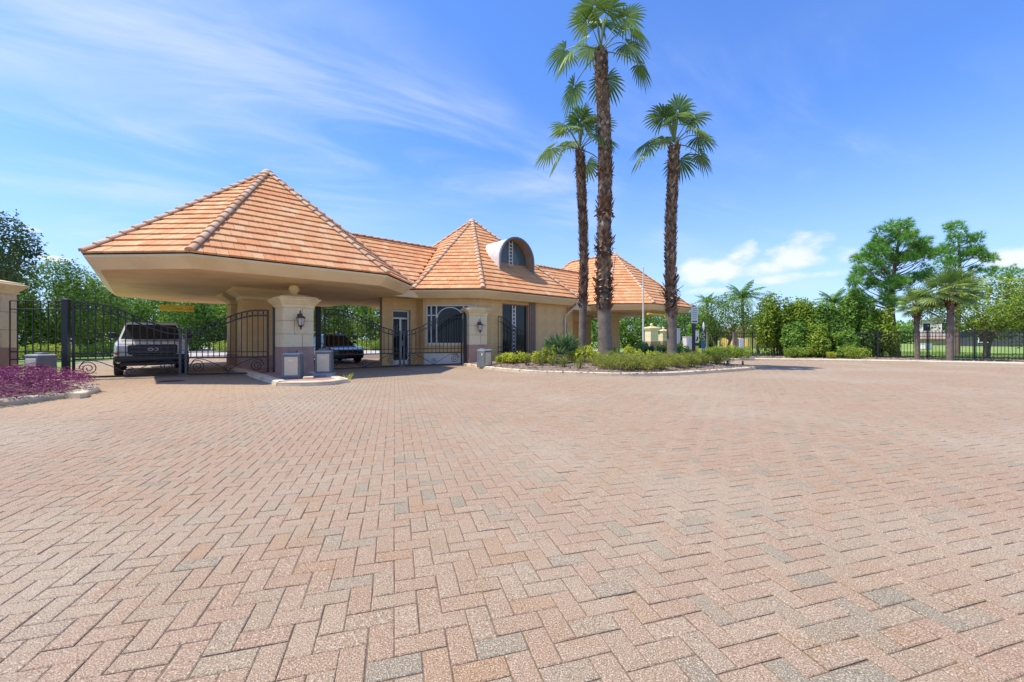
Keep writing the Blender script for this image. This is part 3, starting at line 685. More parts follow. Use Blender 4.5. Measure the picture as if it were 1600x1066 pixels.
# gutter and downpipe at the turret's right corner
gt = MB(); e1 = octo(0, 6.0, 5.75, 2.4, 0, .1)[1]; e2 = octo(0, 6.0, 5.75, 2.4, 0, .1)[2]
gt.tube([e1 + Vector((0, -.02, 3.42)), e2 + Vector((.02, 0, 3.42))], .10, 8); gt.build('gutter', M_GUTTER, GH)
dp = MB(); w1 = W[1]; dp.tube([e1 + Vector((.1, .05, 3.36)), w1 + Vector((-.15, -.14, 2.72)), w1 + Vector((-.18, -.12, 2.6)), w1 + Vector((-.18, -.12, .1))], .055, 8); dp.build('downpipe', M_GUTTER, GH)
# clearance bars hung from the canopies, and a small camera
def clearance(u0, u1, v, z, plate, label):
    t = empty('clearance_bar', BO + Matrix.Rotation(BA, 3, 'Z') @ Vector(((u0 + u1) / 2, v, z)), BA, label, 'clearance bar')
    h = (u1 - u0) / 2; MB().tube([(-h, 0, 0), (h, 0, 0)], .075, 10).build('bar', M_YELLOW, t)
    for x in (-h * .7, h * .7): MB().tube([(x, 0, .05), (x, 0, 3.33 - z)], .012, 5).build('chain', M_GREYIRON, t)
    if plate: 
        p = MB().box((plate, -.02, -.05), (.55, .03, .42)).build('plate', M_YELLOW, t)
        mk = MB()
        for k, w in enumerate((.36, .30)): mk.box((plate, -.04, .03 - .13 * k), (w, .006, .06))
        mk.build('faded_marking', mat('faded_ink', (.42, .27, .03)), p)
    else:
        MB().tube([(-h, 0, -.17), (h, 0, -.17)], .06, 10).build('bar', M_YELLOW, t)
clearance(-15.0, -13.6, 6.95, 3.02, None, 'two stacked yellow clearance bars hanging at the back of the pickup lane canopy')
clearance(9.4, 12.4, -6.9, 2.98, 1.1, 'yellow clearance bar with plate hanging under the canopy behind the palms')

# ------------------------------------------------------------------ gate pillars with wall lanterns
def pillar(x, y, rz, s, h, label, ball=True, lantern=None, detail=True):
    t = empty('gate_pillar', (x, y, 0), rz, label, 'pillar'); r = s / 2; zb = 1.02; zt = h - .50
    MB().square([(r - .02, 0), (r - .02, zt)]).build('core', M_STONEJ, t)
    MB().square([(r + .005, 0), (r + .005, zb)]).build('base', M_PLUM, t)
    rows = 3 if detail else 2; rh = (zt - zb) / rows
    rng = random.Random(int(x * 10))
    for k in range(4):
        a = k * math.pi / 2; d = Vector((math.cos(a), math.sin(a), 0)); n = Vector((d.y, -d.x, 0))
        for j in range(rows):
            cuts = [-r, -r + s * (.36 if j % 2 else .62), r] if detail else [-r, r]
            for s0, s1 in zip(cuts, cuts[1:]):
                q = d * ((s0 + s1) / 2) + n * (r - .011)
                PAN.append((t, 'stone_block', q.x, q.y, zb + rh * (j + .5), s1 - s0 - .014, .028 + rng.uniform(-.004, .004), rh - .014, a, M_PSTONE))
    MB().square([(r + .01, zt), (r + .03, zt + .05), (r + .03, zt + .09), (r + .07, zt + .13), (r + .17, zt + .26), (r + .19, zt + .27), (r + .19, zt + .31), (r + .12, zt + .33), (r + .10, zt + .38), (.22, zt + .49), (.16, zt + .50)]).build('cap', M_CAST, t)
    if ball: MB().lathe([(.10, 0), (.09, .04)] + [(.17 * math.sin(math.pi * k / 10), .20 - .17 * math.cos(math.pi * k / 10)) for k in range(2, 10)] + [(.01, .37)], (0, 0, zt + .49), 16).build('ball_finial', M_CAST, t)
    flush_panels()
    if lantern:
        n, z = lantern; a = math.atan2(n[1], n[0]); q = Vector((n[0], n[1], 0)); w = q * (r + .012)
        L = empty('wall_lantern', (0, 0, 0), 0, 'bronze wall lantern mounted on ' + ('the pillar between the two vehicle lanes' if ball == 1 else 'the pillar beside the office window'), 'lantern')
        M0 = Matrix.Translation((x, y, 0)) @ Matrix.Rotation(rz, 4, 'Z'); L.matrix_world = M0 @ Matrix.Translation(w + Vector((0, 0, z))) @ Matrix.Rotation(a, 4, 'Z')
        MB().bevbox((.012, 0, 0), (.024, .11, .26), .008).build('backplate', M_BRONZE, L)
        ar = MB(); ar.tube([(.02, 0, -.02), (.08, 0, .16), (.16, 0, .25), (.215, 0, .20), (.20, 0, .14)], .013, 6); ar.tube([(.02, 0, .05), (.10, 0, .0), (.12, 0, .06)], .009, 5); ar.build('arm', M_BRONZE, L)
        MB().lathe([(.02, .15), (.045, .12), (.06, .07), (.15, .0), (.155, -.025), (.12, -.03)], (.20, 0, 0), 6, False).build('hood', M_BRONZE, L)
        MB().lathe([(.115, -.03), (.08, -.28)], (.20, 0, 0), 6, False).build('glass', M_FROST, L)
        cg = MB()
        for k in range(6):
            b = k * math.pi / 3; cg.tube([(.20 + .12 * math.cos(b), .12 * math.sin(b), -.03), (.20 + .085 * math.cos(b), .085 * math.sin(b), -.28)], .008, 4)
        cg.build('cage', M_BRONZE, L)
        MB().lathe([(.09, -.27), (.09, -.295), (.04, -.33), (.025, -.37), (.03, -.39), (.004, -.43)], (.20, 0, 0), 8).build('finial', M_BRONZE, L)
    return t
pillar(-7.85, 14.75, R(45), 1.0, 2.90, 'stone pillar with plum base and ball finial standing on the kerbed nose island', 1, ((0, -1), 2.05))
px2 = gp(743.6, 572)
pillar(px2[0] - .13, px2[1] + .64, R(29), .95, 2.95, 'stone pillar with ball finial in front of the office window', 2, ((0, -1), 2.0))
pillar(-16.8, 12.75, R(8), 1.25, 3.25, 'stone pillar with moulded cap behind the purple plants', 0)
for (px_, py_, Z, lab) in ((1018, 0, 47, 'pale stone exit pillar with ball beside the flagpole, seen under the canopy'), (1036.5, 0, 62, 'farther pale stone exit pillar half hidden by a palm trunk')):
    pillar((px_ - 800) / 640 * Z, Z, R(20), 1.05, 2.75, lab, 3, None, False)

# ------------------------------------------------------------------ wrought iron gates
def spiral(c, r, turns, s=1, a0=0, n=26): return [(c[0] + s * r * (1 - .85 * k / n) * math.cos(a0 + turns * 2 * math.pi * k / n), 0, c[1] + r * (1 - .85 * k / n) * math.sin(a0 + turns * 2 * math.pi * k / n)) for k in range(n + 1)]
def gate_leaf(p0, p1, h0, h1, label, n=15):
    """p0 hinge end (height h0), p1 free end (height h1)"""
    p0, p1 = Vector(p0 + (0,)), Vector(p1 + (0,)); d = p1 - p0; w = d.length
    t = empty('gate_leaf', p0, math.atan2(d.y, d.x), label, 'gate', 'wrought iron gate leaves')
    top = lambda x: h1 + (h0 - h1) * (.5 + .5 * math.cos(math.pi * max(0, (x / w - .12)) / .88)) if x / w > .12 else h0
    z1, z2 = .66, .85
    MB().box((.03, 0, (h0 + .06) / 2), (.06, .05, h0 - .06)).build('stile', M_IRON, t)
    MB().box((w - .035, 0, (h1 + .06) / 2), (.07, .05, h1 - .06)).build('stile', M_GREYIRON, t)
    xs = [w * k / 24 for k in range(25)]
    for off, nm in ((0, 'top_rail'), (-.20, 'arched_rail')):
        m = MB()
        for a, b in zip(xs, xs[1:]):
            za, zb = top(a) + off, top(b) + off
            m.add([(a, -.02, za - .02), (b, -.02, zb - .02), (b, .02, zb - .02), (a, .02, za - .02), (a, -.02, za + .02), (b, -.02, zb + .02), (b, .02, zb + .02), (a, .02, za + .02)], [(3, 2, 1, 0), (4, 5, 6, 7), (0, 1, 5, 4), (2, 3, 7, 6)])
        m.build(nm, M_IRON, t)
    for z, hh in ((z1, .045), (z2, .03), (.09, .06)): MB().box((w / 2, 0, z), (w - .06, .035, hh)).build('rail', M_IRON, t)
    for k in range(1, n):
        x = w * k / n; MB().box((x, 0, (z1 + top(x)) / 2), (.022, .022, top(x) - z1)).build('picket', M_IRON, t)
    for k in range(n):
        x = w * (k + .5) / n; r = .075
        if k % 2 == 0 or x < w * .45:
            zc = top(x) - .10; MB().tube([(x + r * math.cos(a), 0, zc + r * math.sin(a)) for a in [2 * math.pi * q / 10 for q in range(11)]], .008, 4, caps=False).build('ring', M_IRON, t)
    zc = .36
    for (c, s, a0) in (((w - .38, zc), 1, 0), ((.38, zc), -1, 0)):
        m = MB(); m.tube(spiral(c, .23, 2.1, s, a0), .014, 5)
        e = c[0] - s * .23
        m.tube(catmull([(c[0] + s * .23, 0, zc), (c[0] + s * .1, 0, zc + .23), (c[0] - s * .22, 0, zc + .22), (c[0] - s * .75, 0, zc - .05), (w / 2, 0, .12)], 6), .013, 5); m.build('scroll', M_IRON, t)
    m = MB(); m.tube(spiral((w / 2, .28), .12, 1.6, 1), .012, 5); m.build('scroll', M_IRON, t)
    return t
def iron_post(x, y, h, label, s=.15):
    t = empty('gate_post', (x, y, 0), R(20), label, 'post'); MB().box((0, 0, h / 2), (s, s, h)).build('shaft', M_IRON, t); MB().square([(s / 2 + .015, 0), (s / 2 + .015, .03), (.02, .06)], (0, 0, h)).build('post_cap', M_IRON, t)
    MB().box((0, 0, .012), (s + .12, s + .12, .024)).build('foot_plate', M_IRON, t)
gA = gp(113, 594.5); gB = gp(283.5, 589.3); gC = gp(420, 586.8)
iron_post(gA[0] - .22, gA[1] + .02, 2.52, 'black square gate post between short fence panel and truck gate')
iron_post(gC[0] + .19, gC[1] + .10, 2.40, 'black square gate post on the left side of the nose island pillar', .17)
gate_leaf(gA, gB, 2.45, 1.66, 'black scrolled gate leaf hinged by the purple plants, in front of the truck')
gBm = (gB[0] + .10, gB[1] + .03)
gate_leaf(gC, gBm, 2.33, 1.66, 'black scrolled gate leaf hinged at the nose island beside the truck')
hA = gp(506, 580.5); hB = gp(626, 575.2); hC = gp(722, 571.5)
iron_post(hA[0] - .16, hA[1] - .12, 2.55, 'black square gate post on the right side of the nose island pillar', .2)
iron_post(hC[0] + .17, hC[1] + .12, 2.62, 'black square gate post beside the office window pillar', .2)
gate_leaf(hA, hB, 2.50, 1.66, 'black scrolled gate leaf in front of the dark sedan', 17)
hBm = (hB[0] + .10, hB[1] + .07)
gate_leaf(hC, hBm, 2.55, 1.66, 'black scrolled gate leaf below the arched office window', 15)
def panel(p0, p1, h0, h1, label, n):
    p0, p1 = Vector(p0 + (0,)), Vector(p1 + (0,)); d = p1 - p0; w = d.length; t = empty('fence_panel', p0, math.atan2(d.y, d.x), label, 'fence')
    top = lambda x: h0 + (h1 - h0) * (1 - math.cos(math.pi * x / w)) / 2
    for off in (0, -.26):
        m = MB()
        for k in range(10): m.tube([(w * k / 10, 0, top(w * k / 10) + off), (w * (k + 1) / 10, 0, top(w * (k + 1) / 10) + off)], .02, 4)
        m.build('rail', M_IRON, t)
    for z in (.66, .9): MB().box((w / 2, 0, z), (w, .035, .04)).build('rail', M_IRON, t)
    for k in range(n + 1):
        x = w * k / n; MB().box((x, 0, (.03 + top(x)) / 2), (.024, .024, top(x) - .03)).build('picket', M_IRON, t)
panel((-15.75, 12.85), (gA[0] - .3, gA[1] + .02), 2.5, 2.5, 'short black fence panel between cream pillar and gate post', 7)
pq = gp(778, 571); panel((pq[0], pq[1] + .4), (pq[0] + 1.3, pq[1] + 1.9), 2.45, 1.75, 'short black curved fence panel right of the office window pillar', 9)

# gate operator cabinets
def operator(x, y, rz, z0, label, base=False):
    t = empty('gate_operator', (x, y, z0), rz, label, 'gate motor', 'gate operator cabinets'); w, d, h = .46, .42, .74
    if base: MB().bevbox((0, 0, .045), (.62, .56, .09), .015).build('base_plate', M_BOXLITE, t); zb = .09
    else: MB().bevbox((0, 0, .02), (.50, .46, .04), .01).build('base_plate', M_BOXGREY, t); zb = .04
    MB().loft([[Vector((a * (w / 2 - e), b * (d / 2 - e), z)) for a, b in ((-1, -1), (1, -1), (1, 1), (-1, 1))] for e, z in ((-.02, zb), (-.005, zb + h * .9), (.0, zb + h * .93))]).build('cabinet', M_BOXGREY, t)
    MB().square([(.235, zb + h * .93), (.235, zb + h * .97), (.19, zb + h)], (0, 0, 0)).build('lid', M_BOXLITE, t)
    MB().bevbox((-.03, .05, zb + h + .025), (.26, .2, .06), .015).build('cowl', M_BOXGREY, t)
    p = MB().bevbox((0, -d / 2 - .016, zb + h * .46), (w * .80, .03, h * .76), .01).build('front_panel', M_BOXTAN, t)
    MB().box((0, -d / 2 - .033, zb + h * .68), (.12, .006, .025)).build('badge', M_PANEL, p)
    MB().box((-w / 2 - .022, -.08, zb + h * .72), (.008, .05, .12)).build('keyhole_cover', M_WHITE, t)
x, y = gp(70, 598); operator(x, y - .1, R(-8), .07, 'grey and tan gate operator cabinet standing among the purple plants')
x, y = gp(458, 591, .105); operator(x, y, R(14), .105, 'grey and tan gate operator cabinet at the left corner of the nose island')
x, y = gp(507, 587, .105); operator(x, y, R(14), .105, 'grey and tan gate operator cabinet on a raised base on the nose island', True)
x, y = gp(757, 574.5, .05); operator(x, y, R(52), .06, 'grey gate operator cabinet against the office window pillar')
x, y = gp(482, 592, .105); tag(MB().bevbox((x, y, .14), (.28, .13, .07), .015, R(20)).build('concrete_block', M_CAST), 'small pale concrete block on the nose island between two cabinets', 'block')

# ------------------------------------------------------------------ vehicles (front towards -y in their own frame)
M_SILVER = mat('silver_paint', (.62, .63, .66), (.66, .67, .70), 1, .22, metallic=.15, coat=.6)
M_DARKCAR = mat('charcoal_paint', (.035, .037, .042), (.05, .052, .057), 1, .25, metallic=.4, coat=.7)
M_TRIM = mat('black_trim', (.012, .012, .013), (.02, .02, .02), 5, .5)
M_TYRE = mat('tyre_rubber', (.015, .015, .015), (.025, .025, .025), 8, .9)
M_RIM = mat('alloy', (.35, .35, .36), (.42, .42, .43), 3, .35, metallic=.7)
M_CHROME = mat('chrome', (.62, .62, .63), (.7, .7, .7), 2, .15, metallic=.9)
M_LAMP = mat('headlamp', (.48, .48, .46), (.6, .6, .57), 14, .1)
M_AMBER = mat('amber_lens', (.65, .25, .04), None, rough=.2)
M_RED = mat('red_plate', (.30, .03, .03), (.42, .08, .07), 20, .4)
def mirror_ring(pts, y): return [Vector((-a, y, b)) for a, b in pts] + [Vector((a, y, b)) for a, b in reversed(pts)]
def vehicle(name, loc, rz, label, S, paint, truck):
    t = empty(name, loc, rz, label, 'pickup truck' if truck else 'car')
    rings = [mirror_ring([(w * .93, zb), (w, zb + .12), (w, zs), (w * .985, zt - .06), (w * .93, zt)], y) for (y, w, zb, zs, zt) in S['body']]
    MB().loft(rings, True, False).build('body', paint, t)
    C = S['cab']                            # (y_base_front, y_top_front, y_top_rear, y_base_rear, z_base, z_top, w_base, w_top)
    yb, yt, yr, yq, z0, z1, w0, w1 = C
    b = [Vector(p) for p in ((-w0, yb, z0), (w0, yb, z0), (w0, yq, z0), (-w0, yq, z0))]; tp = [Vector(p) for p in ((-w1, yt, z1 - .06), (w1, yt, z1 - .06), (w1, yr, z1 - .06), (-w1, yr, z1 - .06))]
    tt = [Vector((p.x * .88, p.y + (.1 if p.y < (yt + yr) / 2 else -.1), z1)) for p in tp]
    MB().loft([b, tp, tt]).build('cab', paint, t)
    def glass(nm, q, inset=.06, off=.006):
        c = sum(q, Vector()) / 4; n = (q[1] - q[0]).cross(q[3] - q[0]).normalized(); P_ = []
        for i in range(4):
            a, p, e = q[i - 1], q[i], q[(i + 1) % 4]
            P_.append(p + (a - p).normalized() * inset + (e - p).normalized() * inset + n * off)
        return MB().poly(P_).build(nm, M_CARGLASS, t)
    glass('windscreen', [b[0], b[1], tp[1], tp[0]], .055)
    glass('rear_window', [b[2], b[3], tp[3], tp[2]])
    for s in (0, 1):
        lo = [b[1], b[2], tp[2], tp[1]] if s == 0 else [b[3], b[0], tp[0], tp[3]]
        mid_b, mid_t = (lo[0] + lo[1]) / 2, (lo[2] + lo[3]) / 2
        glass('side_window', [lo[0], mid_b, mid_t, lo[3]], .05); glass('side_window', [mid_b, lo[1], lo[2], mid_t], .05)
    for (y, w) in S['axles']:
        for s in (-1, 1):
            r = S['wheel']; tw = .24
            wheel = MB().lathe([(r * .62, -tw / 2), (r * .93, -tw / 2), (r, -tw / 2 + .04), (r, tw / 2 - .04), (r * .93, tw / 2), (r * .62, tw / 2)], (0, 0, 0), 20).build('wheel', M_TYRE, t)
            wheel.location = (s * (w - .10), y, r); wheel.rotation_euler = (0, R(90), 0)
            rim = MB(); rim.lathe([(r * .60, s * .09), (r * .56, s * .12), (r * .15, s * .07), (.02, s * .09)], (0, 0, 0), 10, False); rim.build('rim', M_RIM, wheel)
            ar = MB(); pts = [(s * (w + .004), y + (r + .06) * math.cos(a), r + (r + .06) * math.sin(a)) for a in [math.pi * k / 10 for k in range(11)]]
            ar.tube(pts, .03, 5); ar.build('wheel_arch', M_TRIM if truck else paint, t)
    for s in (-1, 1):
        m = MB(); m.bevbox((s * (w0 + .17), yb + .42, z0 + .17), (.22 if truck else .18, .12, .22 if truck else .13), .03); mm = m.build('wing_mirror', M_TRIM if truck else paint, t)
        MB().box((s * (w0 + .04), yb + .42, z0 + .10), (.14, .05, .04)).build('mirror_arm', M_TRIM, mm)
    return t
def pickup(loc, rz):
    S = dict(body=[(-2.92, .86, .50, .9, 1.02), (-2.86, .95, .46, .95, 1.13), (-2.6, 1.0, .44, 1.0, 1.20), (-1.5, 1.01, .40, 1.0, 1.27), (-.4, 1.01, .38, 1.0, 1.28), (1.1, 1.01, .38, 1.0, 1.30), (2.75, 1.0, .45, 1.0, 1.32), (2.9, .97, .5, 1.0, 1.30)],
             cab=(-1.55, -.75, .72, 1.05, 1.26, 1.93, .93, .76), axles=[(-1.95, 1.0), (1.75, 1.0)], wheel=.40)
    t = vehicle('pickup_truck', loc, rz, 'silver pickup truck with black grille waiting behind the closed gate', S, M_SILVER, True)
    g = MB().bevbox((0, -2.93, .93), (1.30, .12, .34), .03).build('grille', M_TRIM, t)
    m = MB()
    for z in (.86, 1.0): m.box((0, -2.995, z), (1.16, .02, .025))
    m.build('grille_bar', M_GREYIRON, g)
    e = MB()
    for x in (-.07, .07): e.tube([(x + .065 * math.cos(a), -3.01, .93 + .045 * math.sin(a)) for a in [2 * math.pi * k / 12 for k in range(13)]], .012, 5, caps=False)
    e.build('emblem', M_CHROME, g)
    for s in (-1, 1):
        h = MB().bevbox((s * .79, -2.88, .97), (.30, .16, .22), .03).build('headlight', M_LAMP, t)
        MB().bevbox((s * .90, -2.85, .80), (.16, .14, .10), .02).build('indicator', M_AMBER, h)
        MB().bevbox((s * .68, -3.0, .60), (.2, .05, .11), .02).build('fog_lamp', M_LAMP, t)
    bp = MB(); bp.bevbox((0, -2.98, .63), (1.96, .20, .24), .04); bp.build('bumper', M_TRIM, t)
    MB().bevbox((0, -2.93, .44), (1.7, .14, .14), .03).build('air_dam', M_TRIM, t)
    MB().box((0, -1.62, 1.285), (1.5, .10, .02)).build('wiper_cowl', M_TRIM, t)
    bed_ = MB()
    bed_.span(-.93, .93, 1.12, 2.84, 1.325, 1.345); bed_.build('bed_cover', M_TRIM, t)
pickup((-14.55, 16.55, .012), R(42))
def sedan(loc, rz):
    S = dict(body=[(-2.36, .70, .30, .55, .66), (-2.28, .84, .26, .6, .74), (-1.9, .90, .22, .66, .84), (-1.0, .92, .20, .7, .93), (0, .92, .20, .7, .95), (1.3, .92, .20, .7, .97), (2.1, .88, .26, .7, .96), (2.32, .78, .32, .65, .88)],
             cab=(-1.05, -.25, 1.05, 1.8, .94, 1.56, .82, .62), axles=[(-1.45, .91), (1.35, .91)], wheel=.33)
    t = vehicle('sedan', loc, rz, 'charcoal sedan parked behind the second gate', S, M_DARKCAR, False)
    g = MB().bevbox((0, -2.36, .56), (.95, .06, .16), .02).build('grille', M_TRIM, t)
    MB().bevbox((0, -2.41, .52), (.34, .03, .13), .01).build('number_plate', M_RED, g)
    for s in (-1, 1): MB().bevbox((s * .63, -2.27, .66), (.32, .16, .12), .03).build('headlight', mat('smoked_lamp', (.16, .16, .16), (.24, .24, .23), 9, .12), t)
    MB().bevbox((0, -2.33, .38), (1.5, .12, .18), .04).build('bumper', M_TRIM, t)
sedan((-10.15, 23.25, .012), R(42))

# ------------------------------------------------------------------ plants
def rand_dirs(rng, n):
    v = rng.normal(size=(n, 3)); return v / np.linalg.norm(v, axis=1, keepdims=True)
def leafquads(P, Nrm, rng, size, aspect=.5, jitter=.9, droop=0.0):
    n = len(P); nn = Nrm + rng.normal(0, jitter, (n, 3)); nn /= np.linalg.norm(nn, axis=1, keepdims=True) + 1e-9
    a = np.cross(nn, rand_dirs(rng, n)); a /= np.linalg.norm(a, axis=1, keepdims=True) + 1e-9; a[:, 2] -= droop; b = np.cross(nn, a)
    L_ = (size * rng.uniform(.6, 1.3, n))[:, None] / 2; W_ = L_ * aspect
    mid = P + nn * L_ * .12
    V = np.stack([P - a * L_, mid - b * W_, P + a * L_, mid + b * W_], 1).reshape(-1, 3)
    return V, np.arange(n * 4).reshape(-1, 4)
def clump_points(rng, clumps, n, shell=.45):
    w = np.array([c[3] * c[4] for c in clumps]); w = w / w.sum(); idx = rng.choice(len(clumps), n, p=w); C = np.array(clumps)[idx]
    d = rand_dirs(rng, n); r = (shell + (1 - shell) * rng.random(n) ** .6)[:, None]
    lump = 1 + .22 * np.sin(d[:, 0:1] * 5 + idx[:, None]) * np.sin(d[:, 1:2] * 6 + 2 * idx[:, None])
    off = d * r * lump * np.stack([C[:, 3], C[:, 3], C[:, 4]], 1)
    return C[:, :3] + off, d, idx
def leaf_obj(name, clumps, n, size, m, parent, seed, aspect=.5, shell=.45, jitter=.8, droop=0.0):
    rng = np.random.default_rng(seed); P, d, idx = clump_points(rng, clumps, n, shell)
    V, F = leafquads(P, d * .7 + np.array([0, 0, .5]), rng, size, aspect, jitter, droop)
    tone = rng.random(len(clumps))[idx] * .45
    o = np_obj(name, V, F, m, parent, rnd=np.clip(tone + rng.random(n) * .55, 0, 1)); o.color = (0, 0, 0, 1); return o
def tree(x, y, h, cr, trunk_h, m, label, seed, n=6000, size=.2, bark=None, nc=16, name='broadleaf_tree', group=None, stems=1, flat=.75, tr=.16, cat='tree', low=.0, bias=(0, 0)):
    t = empty(name, (x, y, 0), 0, label, cat, group); rng = random.Random(seed); clumps = []
    zc = trunk_h + (h - trunk_h) * .5; hr = (h - trunk_h) / 2
    for k in range(nc):
        a = k * 2.399 + rng.random(); q = 1 - 2 * (k + .5) / nc; rad = math.sqrt(max(0, 1 - q * q)) * rng.uniform(.5, .82)
        rr = rng.uniform(.28, .42); clumps.append((cr * rad * math.cos(a) + bias[0], cr * rad * math.sin(a) + bias[1], zc + hr * q * .72 - low * rng.random(), cr * rr, hr * rr * (1.0 + .3 * rng.random()) * flat / .75))
    mb = MB()
    for s in range(stems):
        ox, oy = (rng.uniform(-.3, .3), rng.uniform(-.3, .3)) if stems > 1 else (0, 0)
        top = Vector((ox * 3 + bias[0] * .5, oy * 3 + bias[1] * .5, trunk_h + (h - trunk_h) * .3))
        mb.tube(catmull([Vector((ox, oy, -.05)), Vector((ox * 1.5 + rng.uniform(-.1, .1), oy * 1.5, trunk_h * .5)), Vector((ox * 2.2, oy * 2.2, trunk_h)), top], 4), [tr * (1.25 - .85 * k / 12) / (1 if stems == 1 else 1.5) for k in range(13)], 8)
        for k in range(s, nc, stems):
            c = clumps[k]
            if rng.random() < .75:
                b0 = Vector((ox * 2, oy * 2, trunk_h * rng.uniform(.75, 1.0))); e = Vector(c[:3]); mid = (b0 + e) / 2 + Vector((rng.uniform(-.2, .2), rng.uniform(-.2, .2), -.1 * cr * .3))
                mb.tube(catmull([b0, mid, e], 3), [tr * .45, tr * .40, tr * .36, tr * .3, tr * .24, tr * .16, tr * .08], 5)
    mb.build('trunk', bark or M_BARK, t)
    leaf_obj('crown', clumps, n, size, m, t, seed + 100)
    return t
def shrub(x, y, z, rx, rz_, m, label, seed, n=1500, size=.12, name='shrub', group=None, cat='shrub', aspect=.5, nc=9, jitter=.8):
    t = empty(name, (x, y, z), 0, label, cat, group); rng = random.Random(seed); cl = []
    for k in range(nc):
        a = rng.random() * 6.28; d = rng.random() ** .5 * .62; q = rng.uniform(.2, .70) if nc > 12 else rng.uniform(.3, .66); w_ = (1.18 - .62 * q) if nc > 12 else 1.0; cl.append((rx * d * w_ * math.cos(a), rx * d * w_ * math.sin(a), rz_ * q, rx * rng.uniform(.26, .46), rz_ * (rng.uniform(.16, .30) if nc > 12 else .36)))
    mb = MB()
    for c in cl[:6]: mb.tube([(c[0] * .25, c[1] * .25, -.05), (c[0] * .7, c[1] * .7, c[2])], [.025 * rx + .008, .008], 5)
    mb.build('stems', M_BARK, t); leaf_obj('foliage', cl, n, size, m, t, seed + 50, aspect, jitter=jitter)
    return t

# fan palms -------------------------------------------------------
def fan_leaf(V, F, RN, hub, axis, up, Rb, rng, nseg=26, spread=R(290), droop=.35, tone=.5, split=.55):
    axis = axis.normalized(); side = axis.cross(up).normalized(); up = side.cross(axis).normalized()
    for k in range(nseg):
        a = -spread / 2 + spread * (k + .5) / nseg; da = spread / nseg / 2; ln = Rb * (.62 + .38 * math.cos(a * .55)) * rng.uniform(.9, 1.06)
        def pt(r, ang, lift): 
            d = axis * math.cos(ang) + side * math.sin(ang); p = hub + d * r + up * lift; sag = droop * (r / Rb) ** 2.4 * Rb * (.75 + .5 * rngk)
            return p + Vector((0, 0, -sag)) + up * (-.10 * r * abs(math.sin(ang)))
        rngk = rng.random(); r1, r2, r3 = ln * .06, ln * split, ln * (split + (1 - split) * .6); b = len(V); f = .028 * Rb
        V += [pt(r1, a - da, 0), pt(r1, a, f * .3), pt(r1, a + da, 0), pt(r2, a - da * .96, 0), pt(r2, a, f), pt(r2, a + da * .96, 0), pt(r3, a - da * .42, 0), pt(r3, a, f * .6), pt(r3, a + da * .42, 0), pt(ln, a + rng.uniform(-.5, .5) * da, 0)]
        F += [(b, b + 1, b + 4, b + 3), (b + 1, b + 2, b + 5, b + 4), (b + 3, b + 4, b + 7, b + 6), (b + 4, b + 5, b + 8, b + 7), (b + 6, b + 7, b + 9, b + 9), (b + 7, b + 8, b + 9, b + 9)]
        q = min(1, max(0, tone + rng.uniform(-.22, .22))); RN += [q] * 6
def clean_quads(V, F, RN, name, m, parent):
    me = bpy.data.meshes.new(name); ff = [f if f[2] != f[3] else f[:3] for f in F]; me.from_pydata([tuple(v) for v in V], [], ff)
    a = me.attributes.new('rnd', 'FLOAT', 'FACE'); a.data.foreach_set('value', np.asarray(RN, dtype=np.float32)); me.materials.append(m); o = link(name, me, parent); o.color = (0, 0, 0, 1); return o
def boots(t, path, rad, z0, z1, seed, shag, dz=.085, per=9, size=.17, tones=(0, 1)):
    rng = random.Random(seed); V = []; F = []; RN = []; z = z0; k = 0
    while z < z1:
        c, r = path(z), rad(z); s = shag(z)
        for j in range(per):
            if rng.random() < .06 + .8 * max(0, 1 - (z - z0) / .6): continue
            a = 2 * math.pi * (j + .5 * (k % 2)) / per + rng.uniform(-.14, .14); o_ = Vector((math.cos(a), math.sin(a), 0)); tn = Vector((-o_.y, o_.x, 0)); L_ = size * rng.uniform(.7, 1.25) * (1 + .9 * s); w = 2 * math.pi * r / per * .52
            out = .025 + .05 * rng.random() + s * rng.uniform(.04, .30); dn = -L_ * (.4 if s > .5 and rng.random() < .5 else -1)
            tw = tn * rng.uniform(-.05, .05) * (1 + 2 * s); p = c + o_ * (r * .93); b = len(V)
            V += [p - tn * w, p + tn * w, p + tn * w * .55 + o_ * out * .7 + Vector((0, 0, dn * .6)) + tw, p - tn * w * .55 + o_ * out * .7 + Vector((0, 0, dn * .6)) + tw, p + o_ * out + Vector((0, 0, dn)) + tw * 1.6 + tn * w * .25, p + o_ * out + Vector((0, 0, dn)) + tw * 1.6 - tn * w * .25, p + o_ * .045 - Vector((0, 0, .02))]
            F += [(b, b + 1, b + 2, b + 3), (b + 3, b + 2, b + 4, b + 5), (b + 1, b, b + 6, b + 6)]; RN += [min(1, max(0, rng.uniform(*tones) * rng.uniform(.5, 1.0) + (.25 if rng.random() < .1 else 0)))] * 3
        z += dz * rng.uniform(.9, 1.1); k += 1
    return clean_quads(V, F, RN, 'leaf_boots', M_BOOT, t)
